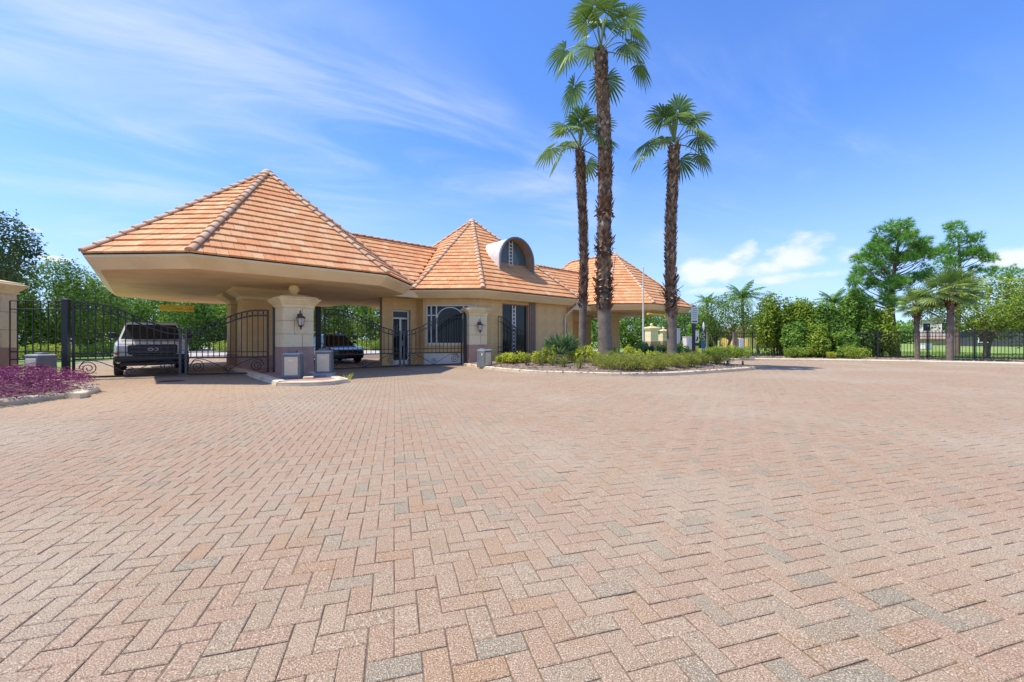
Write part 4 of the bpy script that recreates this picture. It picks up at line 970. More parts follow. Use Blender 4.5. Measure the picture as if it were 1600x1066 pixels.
def washingtonia(x, y, zb, htop, r0, r1, label, seed, clean_to, shag, lean, nleaf, Rb, pl_, fl=None):
    t = empty('fan_palm', (x, y, zb), 0, label, 'palm tree', 'tall fan palms on the island'); rng = random.Random(seed); H = htop - zb
    path = lambda z: Vector((lean[0] * max(0, z / H) ** 1.5 + .06 * math.sin(z * .55 + seed), lean[1] * (z / H), z))
    rad = lambda z: r0 * (1 + .22 * math.exp(-z / .35)) + (r1 - r0) * min(1, z / H) + .006 * math.sin(z * 21)
    zs = [k * .14 for k in range(int(H / .14) + 1)]
    MB().tube([path(z) for z in [-.1] + zs], [rad(0)] + [rad(z) for z in zs], 14).build('trunk', M_PALMBARK, t)
    boots(t, path, rad, clean_to, H + .1, seed, shag)
    c = path(H) + Vector((0, 0, .25)); V, F, RN = [], [], []; pet = MB()
    for k in range(nleaf):
        q = (k + .5) / nleaf; el = R(86 - 112 * q ** 1.25) + rng.uniform(-.14, .14); az = k * 2.39996 + rng.uniform(-.25, .25); Lp = pl_ * rng.uniform(.85, 1.15) * (.95 + .15 * q)
        d = Vector((math.cos(el) * math.cos(az), math.cos(el) * math.sin(az), math.sin(el))); o0 = c + Vector((d.x * .12, d.y * .12, -.1 + .3 * (1 - q)))
        mid = o0 + d * Lp * .55 + Vector((0, 0, .10 * Lp * (1 - q))); hub = o0 + d * Lp + Vector((0, 0, -.16 * Lp * (q + .2)))
        pet.tube(catmull([o0, mid, hub], 3), [.028, .026, .024, .022, .02, .018, .015], 4)
        ax = (hub - mid).normalized() + Vector((0, 0, -.12 - .5 * q)); up = Vector((0, 0, 1)) + d * .2 + Vector((rng.uniform(-.3, .3), rng.uniform(-.3, .3), 0))
        if abs(ax.normalized().dot(up.normalized())) > .93: up = Vector((math.cos(az), math.sin(az), .35)) * -1 + Vector((0, 0, .4))
        fan_leaf(V, F, RN, hub, ax, up, Rb * rng.uniform(.85, 1.1), rng, 24, R(rng.uniform(235, 290)), rng.uniform(.22, .45), .25 + .5 * rng.random() - .15 * q)
    for k in range(10):                                     # spear leaves still folded
        az = rng.random() * 6.28; pet.tube([c, c + Vector((math.cos(az) * .18, math.sin(az) * .18, rng.uniform(.8, 1.5)))], [.035, .008], 5)
    pet.build('petioles', M_PETIOLE, t); clean_quads(V, F, RN, 'crown', M_FAN, t)
    return t
def pz(px, Z): return (px - 800) / 640 * Z
sh1 = lambda z: 1.0 * math.exp(-((z - 3.2) / 1.0) ** 2) + .9 * math.exp(-((z - 5.0) / .35) ** 2) + .9 * math.exp(-((z - 6.6) / .35) ** 2) + .7 * math.exp(-((z - 8.3) / .3) ** 2)
washingtonia(pz(946, 18), 18, .36, 13.75, .295, .265, 'tallest fan palm with the thickest shaggy trunk, on the island', 3, 2.15, sh1, (-.15, 0), 15, 1.18, 1.50)
washingtonia(pz(911.5, 19.4), 19.4, .36, 10.1, .18, .19, 'slender fan palm with the thinnest trunk, beside the tallest palm', 5, 2.4, lambda z: .15 + .25 * math.exp(-((z - 2.6) / .3) ** 2), (-.12, 0), 14, .98, 1.12)
washingtonia(pz(1048, 18), 18, .34, 9.7, .21, .21, 'fan palm with reddish shaggy collar standing near the sign post', 8, 1.8, lambda z: .15 + 1.0 * math.exp(-((z - 2.9) / .55) ** 2) , (.13, 0), 14, .98, 1.08)

def sabal(x, y, htop, r, label, seed, Rb, pl_, n=30):
    t = empty('cabbage_palm', (x, y, .05), 0, label, 'palm tree', 'cabbage palms by the picket fence'); rng = random.Random(seed)
    zs = [k * .2 for k in range(int(htop / .2) + 1)]; path = lambda z: Vector((.03 * math.sin(z + seed), 0, z))
    MB().tube([path(z) for z in [-.1] + zs], [r * 1.25] + [r * (1.15 - .12 * z / htop) + .008 * math.sin(z * 17) for z in zs], 12).build('trunk', M_PALMBARK, t)
    boots(t, path, lambda z: r * 1.05 + .10 * max(0, (z - htop + 1.0)), htop - 1.0, htop + .1, seed, lambda z: .55, .10, 8, .22, (0, .75))
    V, F, RN = [], [], []; pet = MB(); c = Vector((0, 0, htop + .2))
    for k in range(n):
        q = (k + .5) / n; el = R(88 - 118 * q) + rng.uniform(-.15, .15); az = k * 2.39996; Lp = pl_ * rng.uniform(.85, 1.15); d = Vector((math.cos(el) * math.cos(az), math.cos(el) * math.sin(az), math.sin(el)))
        hub = c + d * Lp + Vector((0, 0, -.12 * Lp * q)); pet.tube(catmull([c, c + d * Lp * .5 + Vector((0, 0, .1)), hub], 2), [.025, .022, .02, .018, .015], 4)
        up = Vector((0, 0, 1)) + Vector((rng.uniform(-.4, .4), rng.uniform(-.4, .4), 0)); ax = d + Vector((0, 0, -.25 * q))
        if abs(ax.normalized().dot(up.normalized())) > .93: up = Vector((-math.cos(az), -math.sin(az), .3))
        fan_leaf(V, F, RN, hub, ax, up, Rb * rng.uniform(.85, 1.1), rng, 20, R(200), rng.uniform(.03, .28), .3 + .6 * rng.random(), .36)
    pet.build('petioles', M_PETIOLE, t); clean_quads(V, F, RN, 'crown', M_SABAL, t)
sabal(pz(1433, 25.4), 25.4, 3.1, .115, 'smaller cabbage palm with thin trunk in front of the picket fence', 2, .72, .62, 26)
sabal(pz(1485, 23.9), 23.9, 3.75, .15, 'larger cabbage palm with brown boots in front of the picket fence', 4, .92, .85, 38)

def feather_palm(x, y, h, label, seed, Lf=2.2, n=16):
    t = empty('queen_palm', (x, y, 0), 0, label, 'palm tree', 'feather palms in the background'); rng = random.Random(seed)
    MB().tube([(0, 0, -.1), (.05, 0, h * .5), (0, 0, h)], [.17, .13, .11], 8).build('trunk', M_PALMBARK, t)
    V, F, RN = [], [], []; st = MB()
    for k in range(n):
        q = (k + .5) / n; el = R(82 - 75 * q); az = k * 2.4; d = Vector((math.cos(az), math.sin(az), 0)); L_ = Lf * rng.uniform(.85, 1.1); pts = []
        for j in range(9):
            s = j / 8; pts.append(Vector((0, 0, h)) + d * L_ * (math.cos(el) * s + .25 * s * s) + Vector((0, 0, L_ * (math.sin(el) * s - (.35 + .55 * q) * s * s))))
        st.tube(pts, [.025 - .0025 * j for j in range(9)], 4); sd = Vector((-d.y, d.x, 0))
        for j in range(1, 36):
            s = j / 36 * 8; i = min(7, int(s)); p = pts[i].lerp(pts[i + 1], s - i); f = (pts[i + 1] - pts[i]).normalized(); ll = .52 * L_ / 2.2 * math.sin(math.pi * min(1, .12 + j / 40))
            for sg in (-1, 1):
                e = p + sd * sg * ll * .75 + f * ll * .45 + Vector((0, 0, -ll * rng.uniform(.25, .7))); m_ = (p + e) / 2 + Vector((0, 0, .05)); w = f * .022; b = len(V)
                V += [p - w, p + w, m_ + w * 1.3, m_ - w * 1.3, e]; F += [(b, b + 1, b + 2, b + 3), (b + 3, b + 2, b + 4, b + 4)]; RN += [rng.random()] * 2
    st.build('frond_stems', M_PETIOLE, t); clean_quads(V, F, RN, 'crown', M_QUEEN, t)
feather_palm(pz(1160, 34), 34, 4.7, 'feather palm with drooping fronds near the yellow house', 1, 2.3, 18)
feather_palm(pz(1302, 33), 33, 4.2, 'feather palm rising out of the dense shrubs by the fence', 2, 1.9, 16)
feather_palm(pz(1105, 52), 52, 6.0, 'feather palm far behind the right canopy', 3, 2.2, 14)

# pines -----------------------------------------------------------
def pine(x, y, h, label, seed, clumps, tr=.22):
    t = empty('pine_tree', (x, y, 0), 0, label, 'pine tree', 'pines beyond the fence'); rng = random.Random(seed); nr = np.random.default_rng(seed)
    tp = lambda z: Vector((.25 * math.sin(z * .4 + seed), .15 * math.sin(z * .5), z)); mb = MB(); zs = [h * .93 * k / 12 for k in range(13)]
    mb.tube([tp(z) - Vector((0, 0, .05 if z == 0 else 0)) for z in zs], [tr * (1.15 - .95 * z / h) for z in zs], 9); V = []; F = []; RN = []
    for (cx, cy, cz, r) in clumps:
        b0 = tp(max(h * .35, min(cz - .55 * math.hypot(cx, cy), h * .9))); e = Vector((cx, cy, cz))
        if rng.random() < .55: mb.tube(catmull([b0, (b0 + e) / 2 + Vector((rng.uniform(-.3, .3), rng.uniform(-.3, .3), rng.uniform(-.3, .05))), e], 3), [.05, .042, .034, .028, .022, .016, .01], 5)
        nt = int(44 * r / .5); dirs = rand_dirs(nr, nt); tone = rng.random() * .45
        for d in dirs:
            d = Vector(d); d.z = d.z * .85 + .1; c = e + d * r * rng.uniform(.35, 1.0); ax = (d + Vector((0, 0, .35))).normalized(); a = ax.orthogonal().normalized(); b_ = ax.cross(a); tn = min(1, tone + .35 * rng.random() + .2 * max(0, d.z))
            for k in range(13):
                an = k * 2.4; sp = rng.uniform(.35, 1.0); dr = (ax + (a * math.cos(an) + b_ * math.sin(an)) * sp).normalized(); L_ = rng.uniform(.22, .40); w = dr.cross(Vector((rng.random() - .5, rng.random() - .5, rng.random() - .5))).normalized() * .013; q = len(V)
                V += [c - w, c + w, c + dr * L_]; F.append((q, q + 1, q + 2)); RN.append(tn)
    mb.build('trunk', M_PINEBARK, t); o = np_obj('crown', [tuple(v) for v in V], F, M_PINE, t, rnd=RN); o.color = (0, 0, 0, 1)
def pine_clumps(spec, seed, Z, px0, n=44):
    """clump places from (x, y, radius) outline sketches, spread in depth"""
    rng = random.Random(seed); out = []
    for (x, y, r) in spec:
        for k in range(max(2, int(r / 3.0))):
            xx, yy = x + rng.uniform(-r, r) * .75, y + rng.uniform(-r, r) * .55; dz = rng.uniform(-1.5, 1.5); p = at(xx, yy, Z + dz); out.append((p.x - px0, dz, p.z, rng.uniform(.30, .50)))
    return out
Zp = 29.7; X0 = pz(1401, Zp)
pine(X0, Zp, 10.0, 'tall broad pine standing just beyond the picket fence', 3, pine_clumps([(1410, 362, 24), (1385, 372, 20), (1365, 385, 16), (1430, 375, 24), (1350, 398, 16), (1400, 395, 30), (1345, 420, 14), (1375, 420, 22), (1338, 440, 10), (1362, 448, 14), (1430, 405, 26), (1458, 398, 16), (1445, 430, 16), (1335, 460, 8), (1390, 445, 16), (1380, 468, 12), (1340, 465, 10), (1415, 440, 16), (1355, 475, 10), (1405, 475, 10)], 5, Zp, X0))
Zp = 34.0; X0 = pz(1496, Zp)
pine(X0, Zp, 10.6, 'irregular pine with clumped crown behind the larger cabbage palm', 6, pine_clumps([(1498, 362, 20), (1520, 372, 14), (1485, 385, 14), (1530, 390, 12), (1512, 398, 14), (1540, 402, 9), (1552, 406, 7), (1475, 405, 14), (1528, 420, 8), (1490, 415, 14), (1548, 425, 6), (1582, 425, 7), (1572, 432, 6)], 8, Zp, X0), .2)

# broadleaf trees and shrubs beyond the fence
tree(pz(1537, 27.5), 27.5, 5.7, 3.4, 1.5, M_SHRUB, 'olive green spreading tree with forked trunk by the right end of the fence', 31, 9000, .17, nc=22, stems=2, tr=.15)
tree(pz(1610, 27), 27, 5.6, 3.0, 1.2, M_SHRUB, 'olive green spreading tree at the far end of the picket fence', 32, 7500, .17, nc=20, stems=2, tr=.15)
SG = 'dense shrubs along the picket fence'
for i, (px_, Z, top, wpx, m, lab) in enumerate([
        (1215, 30.5, 448, 44, M_SHRUB, 'tall yellowish shrub growing next to the open fence section'), (1262, 29.5, 462, 42, M_SHRUB, 'rounded yellow green shrub among the fence shrubs'), (1240, 28.2, 500, 28, M_DEEP, 'darkest low round shrub beneath the yellowish shrubs'),
        (1290, 28.5, 470, 36, M_DEEP, 'deep green leafy shrub next to the feather palm'), (1335, 29, 455, 40, M_DEEP, 'tall deep green shrub to the left of the broad pine'), (1372, 28.4, 478, 36, M_SHRUB, 'loose olive shrub under the broad pine'),
        (1318, 27.2, 512, 24, M_DEEP, 'low deep green shrub with arching leaves at the bed edge'),
        (1238, 31.5, 466, 34, M_DEEP, 'deep green shrub filling the gap behind the yellowish shrubs'), (1312, 30.5, 474, 34, M_SHRUB, 'olive shrub filling the gap behind the feather palm'), (1355, 30.2, 484, 34, M_DEEP, 'deep green shrub filling the gap behind the pine trunk'), (1275, 27.6, 505, 26, M_SHRUB, 'mid-height yellow green shrub at the front of the fence shrubs')]):
    zt = 1.3 + (530 - top) / 640 * Z; rx = wpx / 640 * Z * .82
    shrub(pz(px_, Z), Z, .0, rx, zt * 1.04, m, lab, 60 + i, 12500, .20, name='tall_shrub', group=SG, nc=22)
for i, (px_, Z, w, h, lab) in enumerate([(1243, 26.3, 20, .75, 'small bright green ball shrub at the edge of the mulch strip'), (1340, 25.0, 26, .95, 'clipped low hedge shrub at the edge of the mulch strip'), (1300, 25.6, 9, .5, 'tiny yellow orange shrub at the edge of the mulch strip')]):
    shrub(pz(px_, Z), Z, .05, w / 640 * Z, h, M_LIME if i == 2 else M_SHRUB, lab, 80 + i, 1900 if i < 2 else 500, .09, name='low_shrub')
tree(pz(1128, 31), 31, 4.7, 1.9, 1.5, M_TREE, 'bright green multi-stemmed tree beside the right canopy', 41, 5200, .15, nc=16, stems=3, tr=.13)
tree(pz(1185, 36), 36, 3.9, 2.2, 1.2, M_SHRUB, 'small yellow green tree before the yellow house', 43, 3600, .17, nc=14, tr=.12)
for i, (px_, Z) in enumerate([(1112, 25.6), (1135, 25.2), (1156, 25.0)]):
    shrub(pz(px_, Z) + .1, Z + .4, .05, .95, .85 + .1 * (i == 2), M_SHRUB, 'clipped green hedge shrub at the end of the exit lane', 90 + i, 2400, .085, name='hedge_shrub', group='clipped hedge shrubs by the exit lane')

# trees behind the gatehouse and to the left
def bg(px_, Z, top, wpx, m, lab, seed, n=5000, size=.26, grp='trees behind the gatehouse', th=.25):
    h = 1.3 + (530 - top) / 640 * Z; tree(pz(px_, Z), Z, h, wpx / 640 * Z, h * th, m, lab, seed, n, size, group=grp, nc=20, tr=.18, low=.4)
bg(2, 24, 328, 52, M_OAK, 'dark oak with open airy crown behind the cream pillar', 101, 5200, .20, None, .45)
bg(92, 31, 400, 62, M_TREE, 'bright green spreading tree to the left of the pickup canopy', 102, 12000, .22, None, .08)
bg(140, 36, 430, 50, M_TREE, 'bright green tree touching the left edge of the canopy roof', 103, 9000, .24, None, .04)
bg(20, 29, 450, 44, M_DEEP, 'dark leafy tree low behind the short fence panel', 104, 7500, .22, None, .03)
bg(-85, 27, 430, 48, M_TREE, 'bright green tree standing past the outer side of the cream pillar', 105, 6500, .22, None, .05)
bg(-190, 33, 440, 60, M_DEEP, 'dark green tree farther out past the cream pillar', 106, 6500, .24, None, .05)
for i, (px_, Z, top, w) in enumerate([(190, 44, 452, 44), (240, 50, 450, 44), (292, 46, 448, 46), (340, 52, 446, 46), (388, 50, 450, 44), (440, 54, 452, 44), (505, 52, 446, 44), (545, 58, 450, 44), (590, 52, 448, 46), (640, 60, 452, 44)]):
    bg(px_, Z, top, w, (M_TREE, M_DEEP)[i % 2 == 0 and i not in (6, 8)], 'leafy green tree in the row beyond the driveway', 110 + i, 8000, .34, 'tree row beyond the driveway', .03)
for i, (px_, Z, top, w) in enumerate([(915, 60, 478, 40), (985, 58, 476, 42), (1030, 75, 470, 40), (1075, 66, 474, 40), (1100, 58, 490, 26), (1205, 60, 486, 40)]):
    bg(px_, Z, top, w, (M_DEEP, M_TREE)[i % 2], 'leafy tree seen beneath and beside the right canopy', 130 + i, 6500, .36, 'trees beyond the right canopy', .03)
for i, (px_, Z, top, w) in enumerate([(1250, 110, 502, 40), (1330, 120, 500, 44), (1410, 118, 500, 40), (1450, 125, 498, 36), (1510, 120, 503, 40), (1570, 125, 500, 44), (1640, 120, 500, 44)]):
    bg(px_, Z, top, w, M_DEEP, 'distant dark tree beyond the lawn', 150 + i, 4500, .7, 'distant trees beyond the lawn', .02)
for i, px_ in enumerate((45, 85, 125, 165)):
    Z = 26.5 + i * 1.6; shrub(pz(px_, Z), Z, 0, 1.5, 1.0, M_LIME if i == 1 else M_SHRUB, 'low bright green hedge shrub along the inner driveway', 170 + i, 2600, .11, name='hedge_shrub', group='hedge shrubs along the inner driveway')
for i, (px_, Z) in enumerate(((325, 40), (350, 43), (590, 44), (615, 46), (560, 45))):
    shrub(pz(px_, Z), Z + 3, 0, 2.4, 1.3, M_SHRUB, 'low hedge shrub on the far side of the driveway', 180 + i, 1800, .18, name='hedge_shrub', group='hedge shrubs across the driveway')

# planting on the island ------------------------------------------------
def blades(name, t, n, L_, w, m, seed, el=(5, 85), bend=.25, fold=True):
    rng = random.Random(seed); V, F, RN = [], [], []
    for k in range(n):
        e = R(rng.uniform(*el)); a = rng.random() * 6.283; d = Vector((math.cos(e) * math.cos(a), math.cos(e) * math.sin(a), math.sin(e))); ln = L_ * rng.uniform(.7, 1.1); sd = d.cross(Vector((0, 0, 1))).normalized() if e < 1.5 else Vector((1, 0, 0))
        o_ = Vector((rng.uniform(-.1, .1), rng.uniform(-.1, .1), .02)); ww = w * rng.uniform(.7, 1.2); b = len(V); P_ = lambda s: o_ + d * ln * s + Vector((0, 0, -bend * ln * s * s))
        up = sd.cross(d).normalized() * ww * .4
        V += [P_(.0) - sd * ww * .5, P_(.0) + sd * ww * .5, P_(.5) - sd * ww + up, P_(.5), P_(.5) + sd * ww + up, P_(1.0)]
        F += [(b, b + 3, b + 2, b + 2), (b, b + 1, b + 3, b + 3), (b + 1, b + 4, b + 3, b + 3), (b + 2, b + 3, b + 5, b + 5), (b + 3, b + 4, b + 5, b + 5)]; RN += [rng.random()] * 5
    return clean_quads(V, F, RN, name, m, t)
def on_isl(px_, py_):
    x, y = gp(px_, py_, .3); z = hz(x, y); return x, y, z
x, y = pz(881, 17.6), 17.6; t = empty('silver_palm', (x, y, hz(x, y)), 0, 'spiky grey green fan shrub beside the slender palm trunk', 'shrub')
V, F, RN = [], [], []; rng = random.Random(9); pm = MB()
for k in range(22):
    el = R(rng.uniform(12, 85)); az = rng.random() * 6.283; d = Vector((math.cos(el) * math.cos(az), math.cos(el) * math.sin(az), math.sin(el))); hub = Vector((0, 0, .1)) + d * rng.uniform(.35, .62)
    pm.tube([(0, 0, -.03), hub], [.012, .008], 4); up = Vector((-math.cos(az) * .9, -math.sin(az) * .9, .5)); fan_leaf(V, F, RN, hub, d + Vector((0, 0, .1)), up, rng.uniform(.7, .95), rng, 13, R(150), .03, rng.uniform(.2, .8))
pm.build('stems', M_PETIOLE, t); clean_quads(V, F, RN, 'foliage', M_SPIKE, t)
LG = 'lime green low shrubs on the island'
for i, (px_, Z, r) in enumerate([(786, 18.3, .42), (800, 18.0, .45), (818, 18.1, .45), (838, 17.5, .40), (856, 17.0, .35), (900, 17.2, .45), (915, 17.0, .5), (930, 17.4, .35), (985, 17.4, .5), (1000, 17.2, .4), (1022, 17.3, .35), (1108, 18.6, .35), (1095, 18.3, .3)]):
    x, y = pz(px_, Z), Z; shrub(x, y, hz(x, y), r * 1.15, .55 + .25 * (i in (4, 6, 8)), M_LIME, 'low lime yellow leafy shrub in the island mulch', 200 + i, 850, .09, name='lime_shrub', group=LG, nc=6, aspect=.6)
JG = 'olive ground-cover shrubs along the island kerb'
for i, (px_, Z, r) in enumerate([(946, 15.3, .55), (968, 15.0, .6), (990, 15.0, .62), (1012, 15.1, .6), (1034, 15.3, .55), (1056, 15.9, .5), (1076, 16.4, .5), (1096, 16.9, .45), (1118, 17.6, .45), (1134, 18.0, .38), (1048, 16.8, .5), (1070, 17.4, .5), (930, 15.9, .35), (880, 15.9, .22), (905, 15.5, .25), (862, 16.4, .25), (958, 16.2, .5), (1000, 16.0, .5), (1022, 16.2, .5), (980, 16.2, .5), (1088, 17.3, .45), (845, 16.6, .2), (822, 17.0, .2)]):
    x, y = pz(px_, Z), Z; shrub(x, y, hz(x, y), r * 1.22, .54, M_OLIVE, 'low feathery olive green ground-cover shrub by the island kerb', 230 + i, 2100 if r > .4 else 450, .08, name='juniper_shrub', group=JG, nc=9, aspect=.22, jitter=1.2)
for i, (px_, Z, L_, m, n, lab) in enumerate([(1015, 19.6, 1.1, M_STRAP, 60, 'broad leaved dark plant below the flagpole'), (1032, 19.3, .9, M_STRAP, 45, 'smaller broad leaved plant next to the third palm'), (985, 19.8, .95, M_STRAP, 28, 'thin stalked dark plant in front of the canopy column'), (962, 19.5, .8, M_DEEP, 50, 'dark tufted plant behind the tallest palm'), (850, 18.6, .8, M_DEEP, 50, 'dark leafy tuft under the downpipe')]):
    x, y = pz(px_, Z), Z; t = empty('strap_plant', (x, y, hz(x, y)), 0, lab, 'plant'); blades('foliage', t, n, L_, .06 if i < 2 else .022, m, 260 + i, (25, 85), .3)
for i, (px_, Z) in enumerate([(866, 18.9), (1052, 19.5), (1036, 20.5), (1000, 20.5), (1066, 20)]):
    x, y = pz(px_, Z), Z; shrub(x, y, hz(x, y), .55, .95, M_DEEP if i % 2 else M_SHRUB, 'leafy green shrub at the back of the island', 280 + i, 1100, .10, name='island_shrub', group='leafy shrubs at the back of the island')
# purple planting in the left bed, and a grass tuft at the nose kerb
rng_ = np.random.default_rng(8); pts = []
n = 9000; X = rng_.uniform(-16.5, -9.6, n); Y = rng_.uniform(6.5, 12.2, n)
k = inpoly(X, Y, [(-9.75, 6.5), (-9.6, 7.9), (-9.62, 8.8), (-10.0, 9.9), (-11.2, 10.7), (-12.6, 11.6), (-16, 12.0), (-16.5, 9.5), (-14, 7), (-11.5, 6.3)]); X, Y = X[k], Y[k]
hgt = .12 + .42 * np.clip(np.minimum(-9.55 - X, 1) * 1.0, .15, 1) * (.7 + .3 * np.sin(X * 3) * np.sin(Y * 2.7)); Zz = .12 + hgt * rng_.random(len(X)) ** .5
V, F, RN = [], [], []
for x, y, z, r1_, r2_, r3_ in zip(X, Y, Zz, rng_.random(len(X)), rng_.random(len(X)), rng_.random(len(X))):
    for q in range(3):
        a = r1_ * 6.283 + q * 2.1; d = Vector((math.cos(a), math.sin(a), .5 - .9 * r2_)); s_ = Vector((-d.y, d.x, 0)) * .013; p = Vector((x, y, z)); L_ = .07 + .06 * r3_; b = len(V)
        V += [p, p + d * L_ * .45 + s_, p + d * L_ - Vector((0, 0, .02)), p + d * L_ * .45 - s_]; F.append((b, b + 1, b + 2, b + 3)); RN.append(min(1, r2_ * .6 + r3_ * .45))
o = np_obj('purple_groundcover', [tuple(v) for v in V], F, M_PURPLE, None, rnd=RN); o.color = (0, 0, 0, 1); tag(o, 'mass of purple leafed ground cover spilling over the left kerb', 'ground cover', kind='stuff')
x, y = gp(544, 594); t = empty('grass_tuft', (x, y, 0), 0, 'dry grass tuft growing at the tip of the nose island kerb', 'grass'); blades('blades', t, 26, .32, .008, M_LIME, 5, (40, 85), .3)

# lawn blades would be sub-pixel this far off; the strip behind the fence gets tufts
def lawn_pts():
    rng = np.random.default_rng(12); n = 15000; x = rng.uniform(14, 44, n); y = rng.uniform(24, 42, n); k = (y > 41 - .62 * x + 1.2); x, y = x[k], y[k]; n = len(x)
    a = rng.random(n) * 6.283; h = rng.uniform(.05, .16, n); w = .02
    B = np.stack([x, y, np.full(n, -.01)], 1); d = np.stack([np.cos(a) * w, np.sin(a) * w, np.zeros(n)], 1); tp = B + np.stack([rng.normal(0, .03, n), rng.normal(0, .03, n), h], 1)
    V = np.stack([B - d, B + d, tp], 1).reshape(-1, 3); o = np_obj('grass', V, np.arange(n * 3).reshape(-1, 3), M_GRASS, None, rnd=rng.random(n)); o.color = (0, 0, 0, 1); tag(o, 'bright green lawn grass behind the picket fence', 'grass', kind='stuff')
lawn_pts()

# ------------------------------------------------------------------ right-hand picket fence
def picket_fence():
    pts = [(16.2, 32.4), (26.6, 26.2), (30.2, 24.1), (41, 17.5)]; t = empty('picket_fence', (16.2, 32.4, 0), 0, 'long black iron picket fence between mulch strip and lawn', 'fence'); o0 = Vector((16.2, 32.4, 0))
    pk = bpy.data.meshes.new('picket'); m = MB(); m.box((0, 0, .92), (.022, .022, 1.76)); m.square([(.011, 1.80), (.0, 1.86)]); pk.from_pydata(m.v, [], m.f); pk.materials.append(M_IRON)
    po = bpy.data.meshes.new('post'); m = MB(); m.box((0, 0, .95), (.07, .07, 1.9)); m.square([(.045, 1.9), (.045, 1.92), (.005, 1.97)]); po.from_pydata(m.v, [], m.f); po.materials.append(M_IRON)
    for a, b in zip(pts, pts[1:]):
        A, B = Vector(a + (0,)) - o0, Vector(b + (0,)) - o0; d = B - A; L_ = d.length; d.normalize(); an = math.atan2(d.y, d.x)
        for z in (.16, 1.48, 1.72): c = (A + B) / 2; MB().box((c.x, c.y, z), (L_, .03, .04), an).build('rail', M_IRON, t)
        n = round(L_ / 2.45)
        for k in range(n + (b == pts[-1])): p = link('post', po, t); p.location = A + d * (L_ * k / n); p.rotation_euler = (0, 0, an)
        n = round(L_ / .15)
        for k in range(n): p = link('picket', pk, t); p.location = A + d * (L_ * (k + .5) / n); p.rotation_euler = (0, 0, an)
picket_fence()

# ------------------------------------------------------------------ signs, flagpole and small things around the exit lane
x, y = pz(1005, 24), 24.0; t = empty('flagpole', (x, y, .1), 0, 'slender white flagpole in front of the right canopy roof', 'flagpole')
MB().tube([(0, 0, 0), (0, 0, 5.35)], [.055, .035], 10).build('pole', M_WHITE, t); MB().lathe([(.01, -.05), (.05, 0), (.01, .05)], (0, 0, 5.4), 10).build('finial', M_WHITE, t); MB().lathe([(.12, 0), (.11, .05), (.06, .07)], (0, 0, 0), 12).build('base', M_WHITE, t)
x, y = pz(1084.5, 20.2), 20.2; z0 = hz(x, y) if inpoly([x], [y], ISLAND)[0] else 0.0
t = empty('notice_sign', (x, y, z0), R(8), 'cream notice panel with small print on a dark post beside the third palm', 'sign')
MB().box((0, .03, 1.30), (.13, .10, 2.6)).build('post', mat('sign_post', (.02, .022, .03), (.035, .037, .05), 6, .5), t)
p = MB().bevbox((0, -.035, 2.35), (.36, .03, .82), .006).build('panel', M_PANEL, t); m = MB()
for k in range(6): m.box((.0, -.053, 2.66 - .095 * k), (.24 - .03 * (k % 2), .004, .026))
m.build('small_print', mat('grey_print', (.25, .25, .24)), p); MB().box((0, -.053, 2.03), (.25, .004, .05)).build('bold_line', M_INK, p)
MB().bevbox((0, .03, 2.79), (.16, .10, .06), .01).build('post_top', M_INK, t)
def banner(px_, Z, z0, z1, w, cols, label, cat='banner'):
    t = empty('banner_sign', (pz(px_, Z), Z, .0), R(10), label, cat); MB().tube([(0, .03, 0), (0, .03, z1)], .018, 6).build('pole', M_GREYIRON, t); MB().box((0, .03, .02), (.4, .3, .04)).build('foot', M_GREYIRON, t); h = z1 - z0
    for (a, b, c, nm) in cols: MB().box((0, 0, z0 + h * (a + b) / 2), (w, .025, h * (b - a) - .001)).build(nm, c, t)
    return t
M_BLUE = mat('banner_blue', (.03, .12, .26), (.05, .17, .33), 6, .6)
M_NAVY = mat('banner_navy', (.02, .03, .05), (.035, .045, .07), 6, .6)
b = banner(1089, 27, .25, 1.85, .24, [(0, .38, mat('banner_yellow', (.66, .52, .05), (.72, .58, .07), 6, .6), 'yellow_field'), (.38, .50, M_INK, 'black_field'), (.50, 1, M_WHITE, 'white_field')], 'narrow banner in white, black and yellow behind the notice sign')
m = MB(); m.box((.02, -.016, 1.36), (.10, .006, .20)); m.box((-.03, -.016, 1.22), (.10, .006, .14)); m.build('black_emblem', M_INK, b)
b = banner(1099, 27.5, .2, 2.45, .26, [(0, .42, M_BLUE, 'blue_field'), (.42, .72, M_NAVY, 'navy_field'), (.72, 1, M_NAVY, 'top_field')], 'dark and blue vertical banner with pale lettering behind the notice sign')
m = MB()
for k in range(4): m.box((.0, -.016, 1.22 + .16 * k), (.15, .006, .035)); m.box((.055 - .11 * (k % 2), -.016, 1.28 + .16 * k), (.035, .006, .10))
m.build('pale_lettering', M_WHITE, b); MB().lathe([(.01, -.30), (.07, -.1), (.085, .05), (.05, .25), (.01, .34)], (0, -.02, 2.12), 10).build('pale_teardrop', M_PANEL, b)
b = banner(1060.5, 26.5, .25, 2.0, .22, [(0, .3, M_BLUE, 'blue_field'), (.3, 1, mat('banner_grey', (.42, .44, .47), (.5, .52, .54), 6, .6), 'grey_field')], 'grey and blue vertical banner just right of the third palm trunk')
t = empty('visitor_kiosk', (pz(1074.5, 27.5), 27.5, 0), R(15), 'white box kiosk on short legs between the banners', 'kiosk'); MB().bevbox((0, 0, .92), (.52, .4, .98), .03).build('cabinet', M_WHITE, t); MB().bevbox((0, 0, 1.43), (.56, .44, .05), .015).build('lid', M_WHITE, t); MB().box((0, -.206, 1.1), (.36, .012, .4)).build('screen', M_PANEL, t)
for sx in (-.2, .2):
    for sy in (-.14, .14): MB().tube([(sx, sy, 0), (sx, sy, .45)], .025, 6).build('leg', M_WHITE, t)
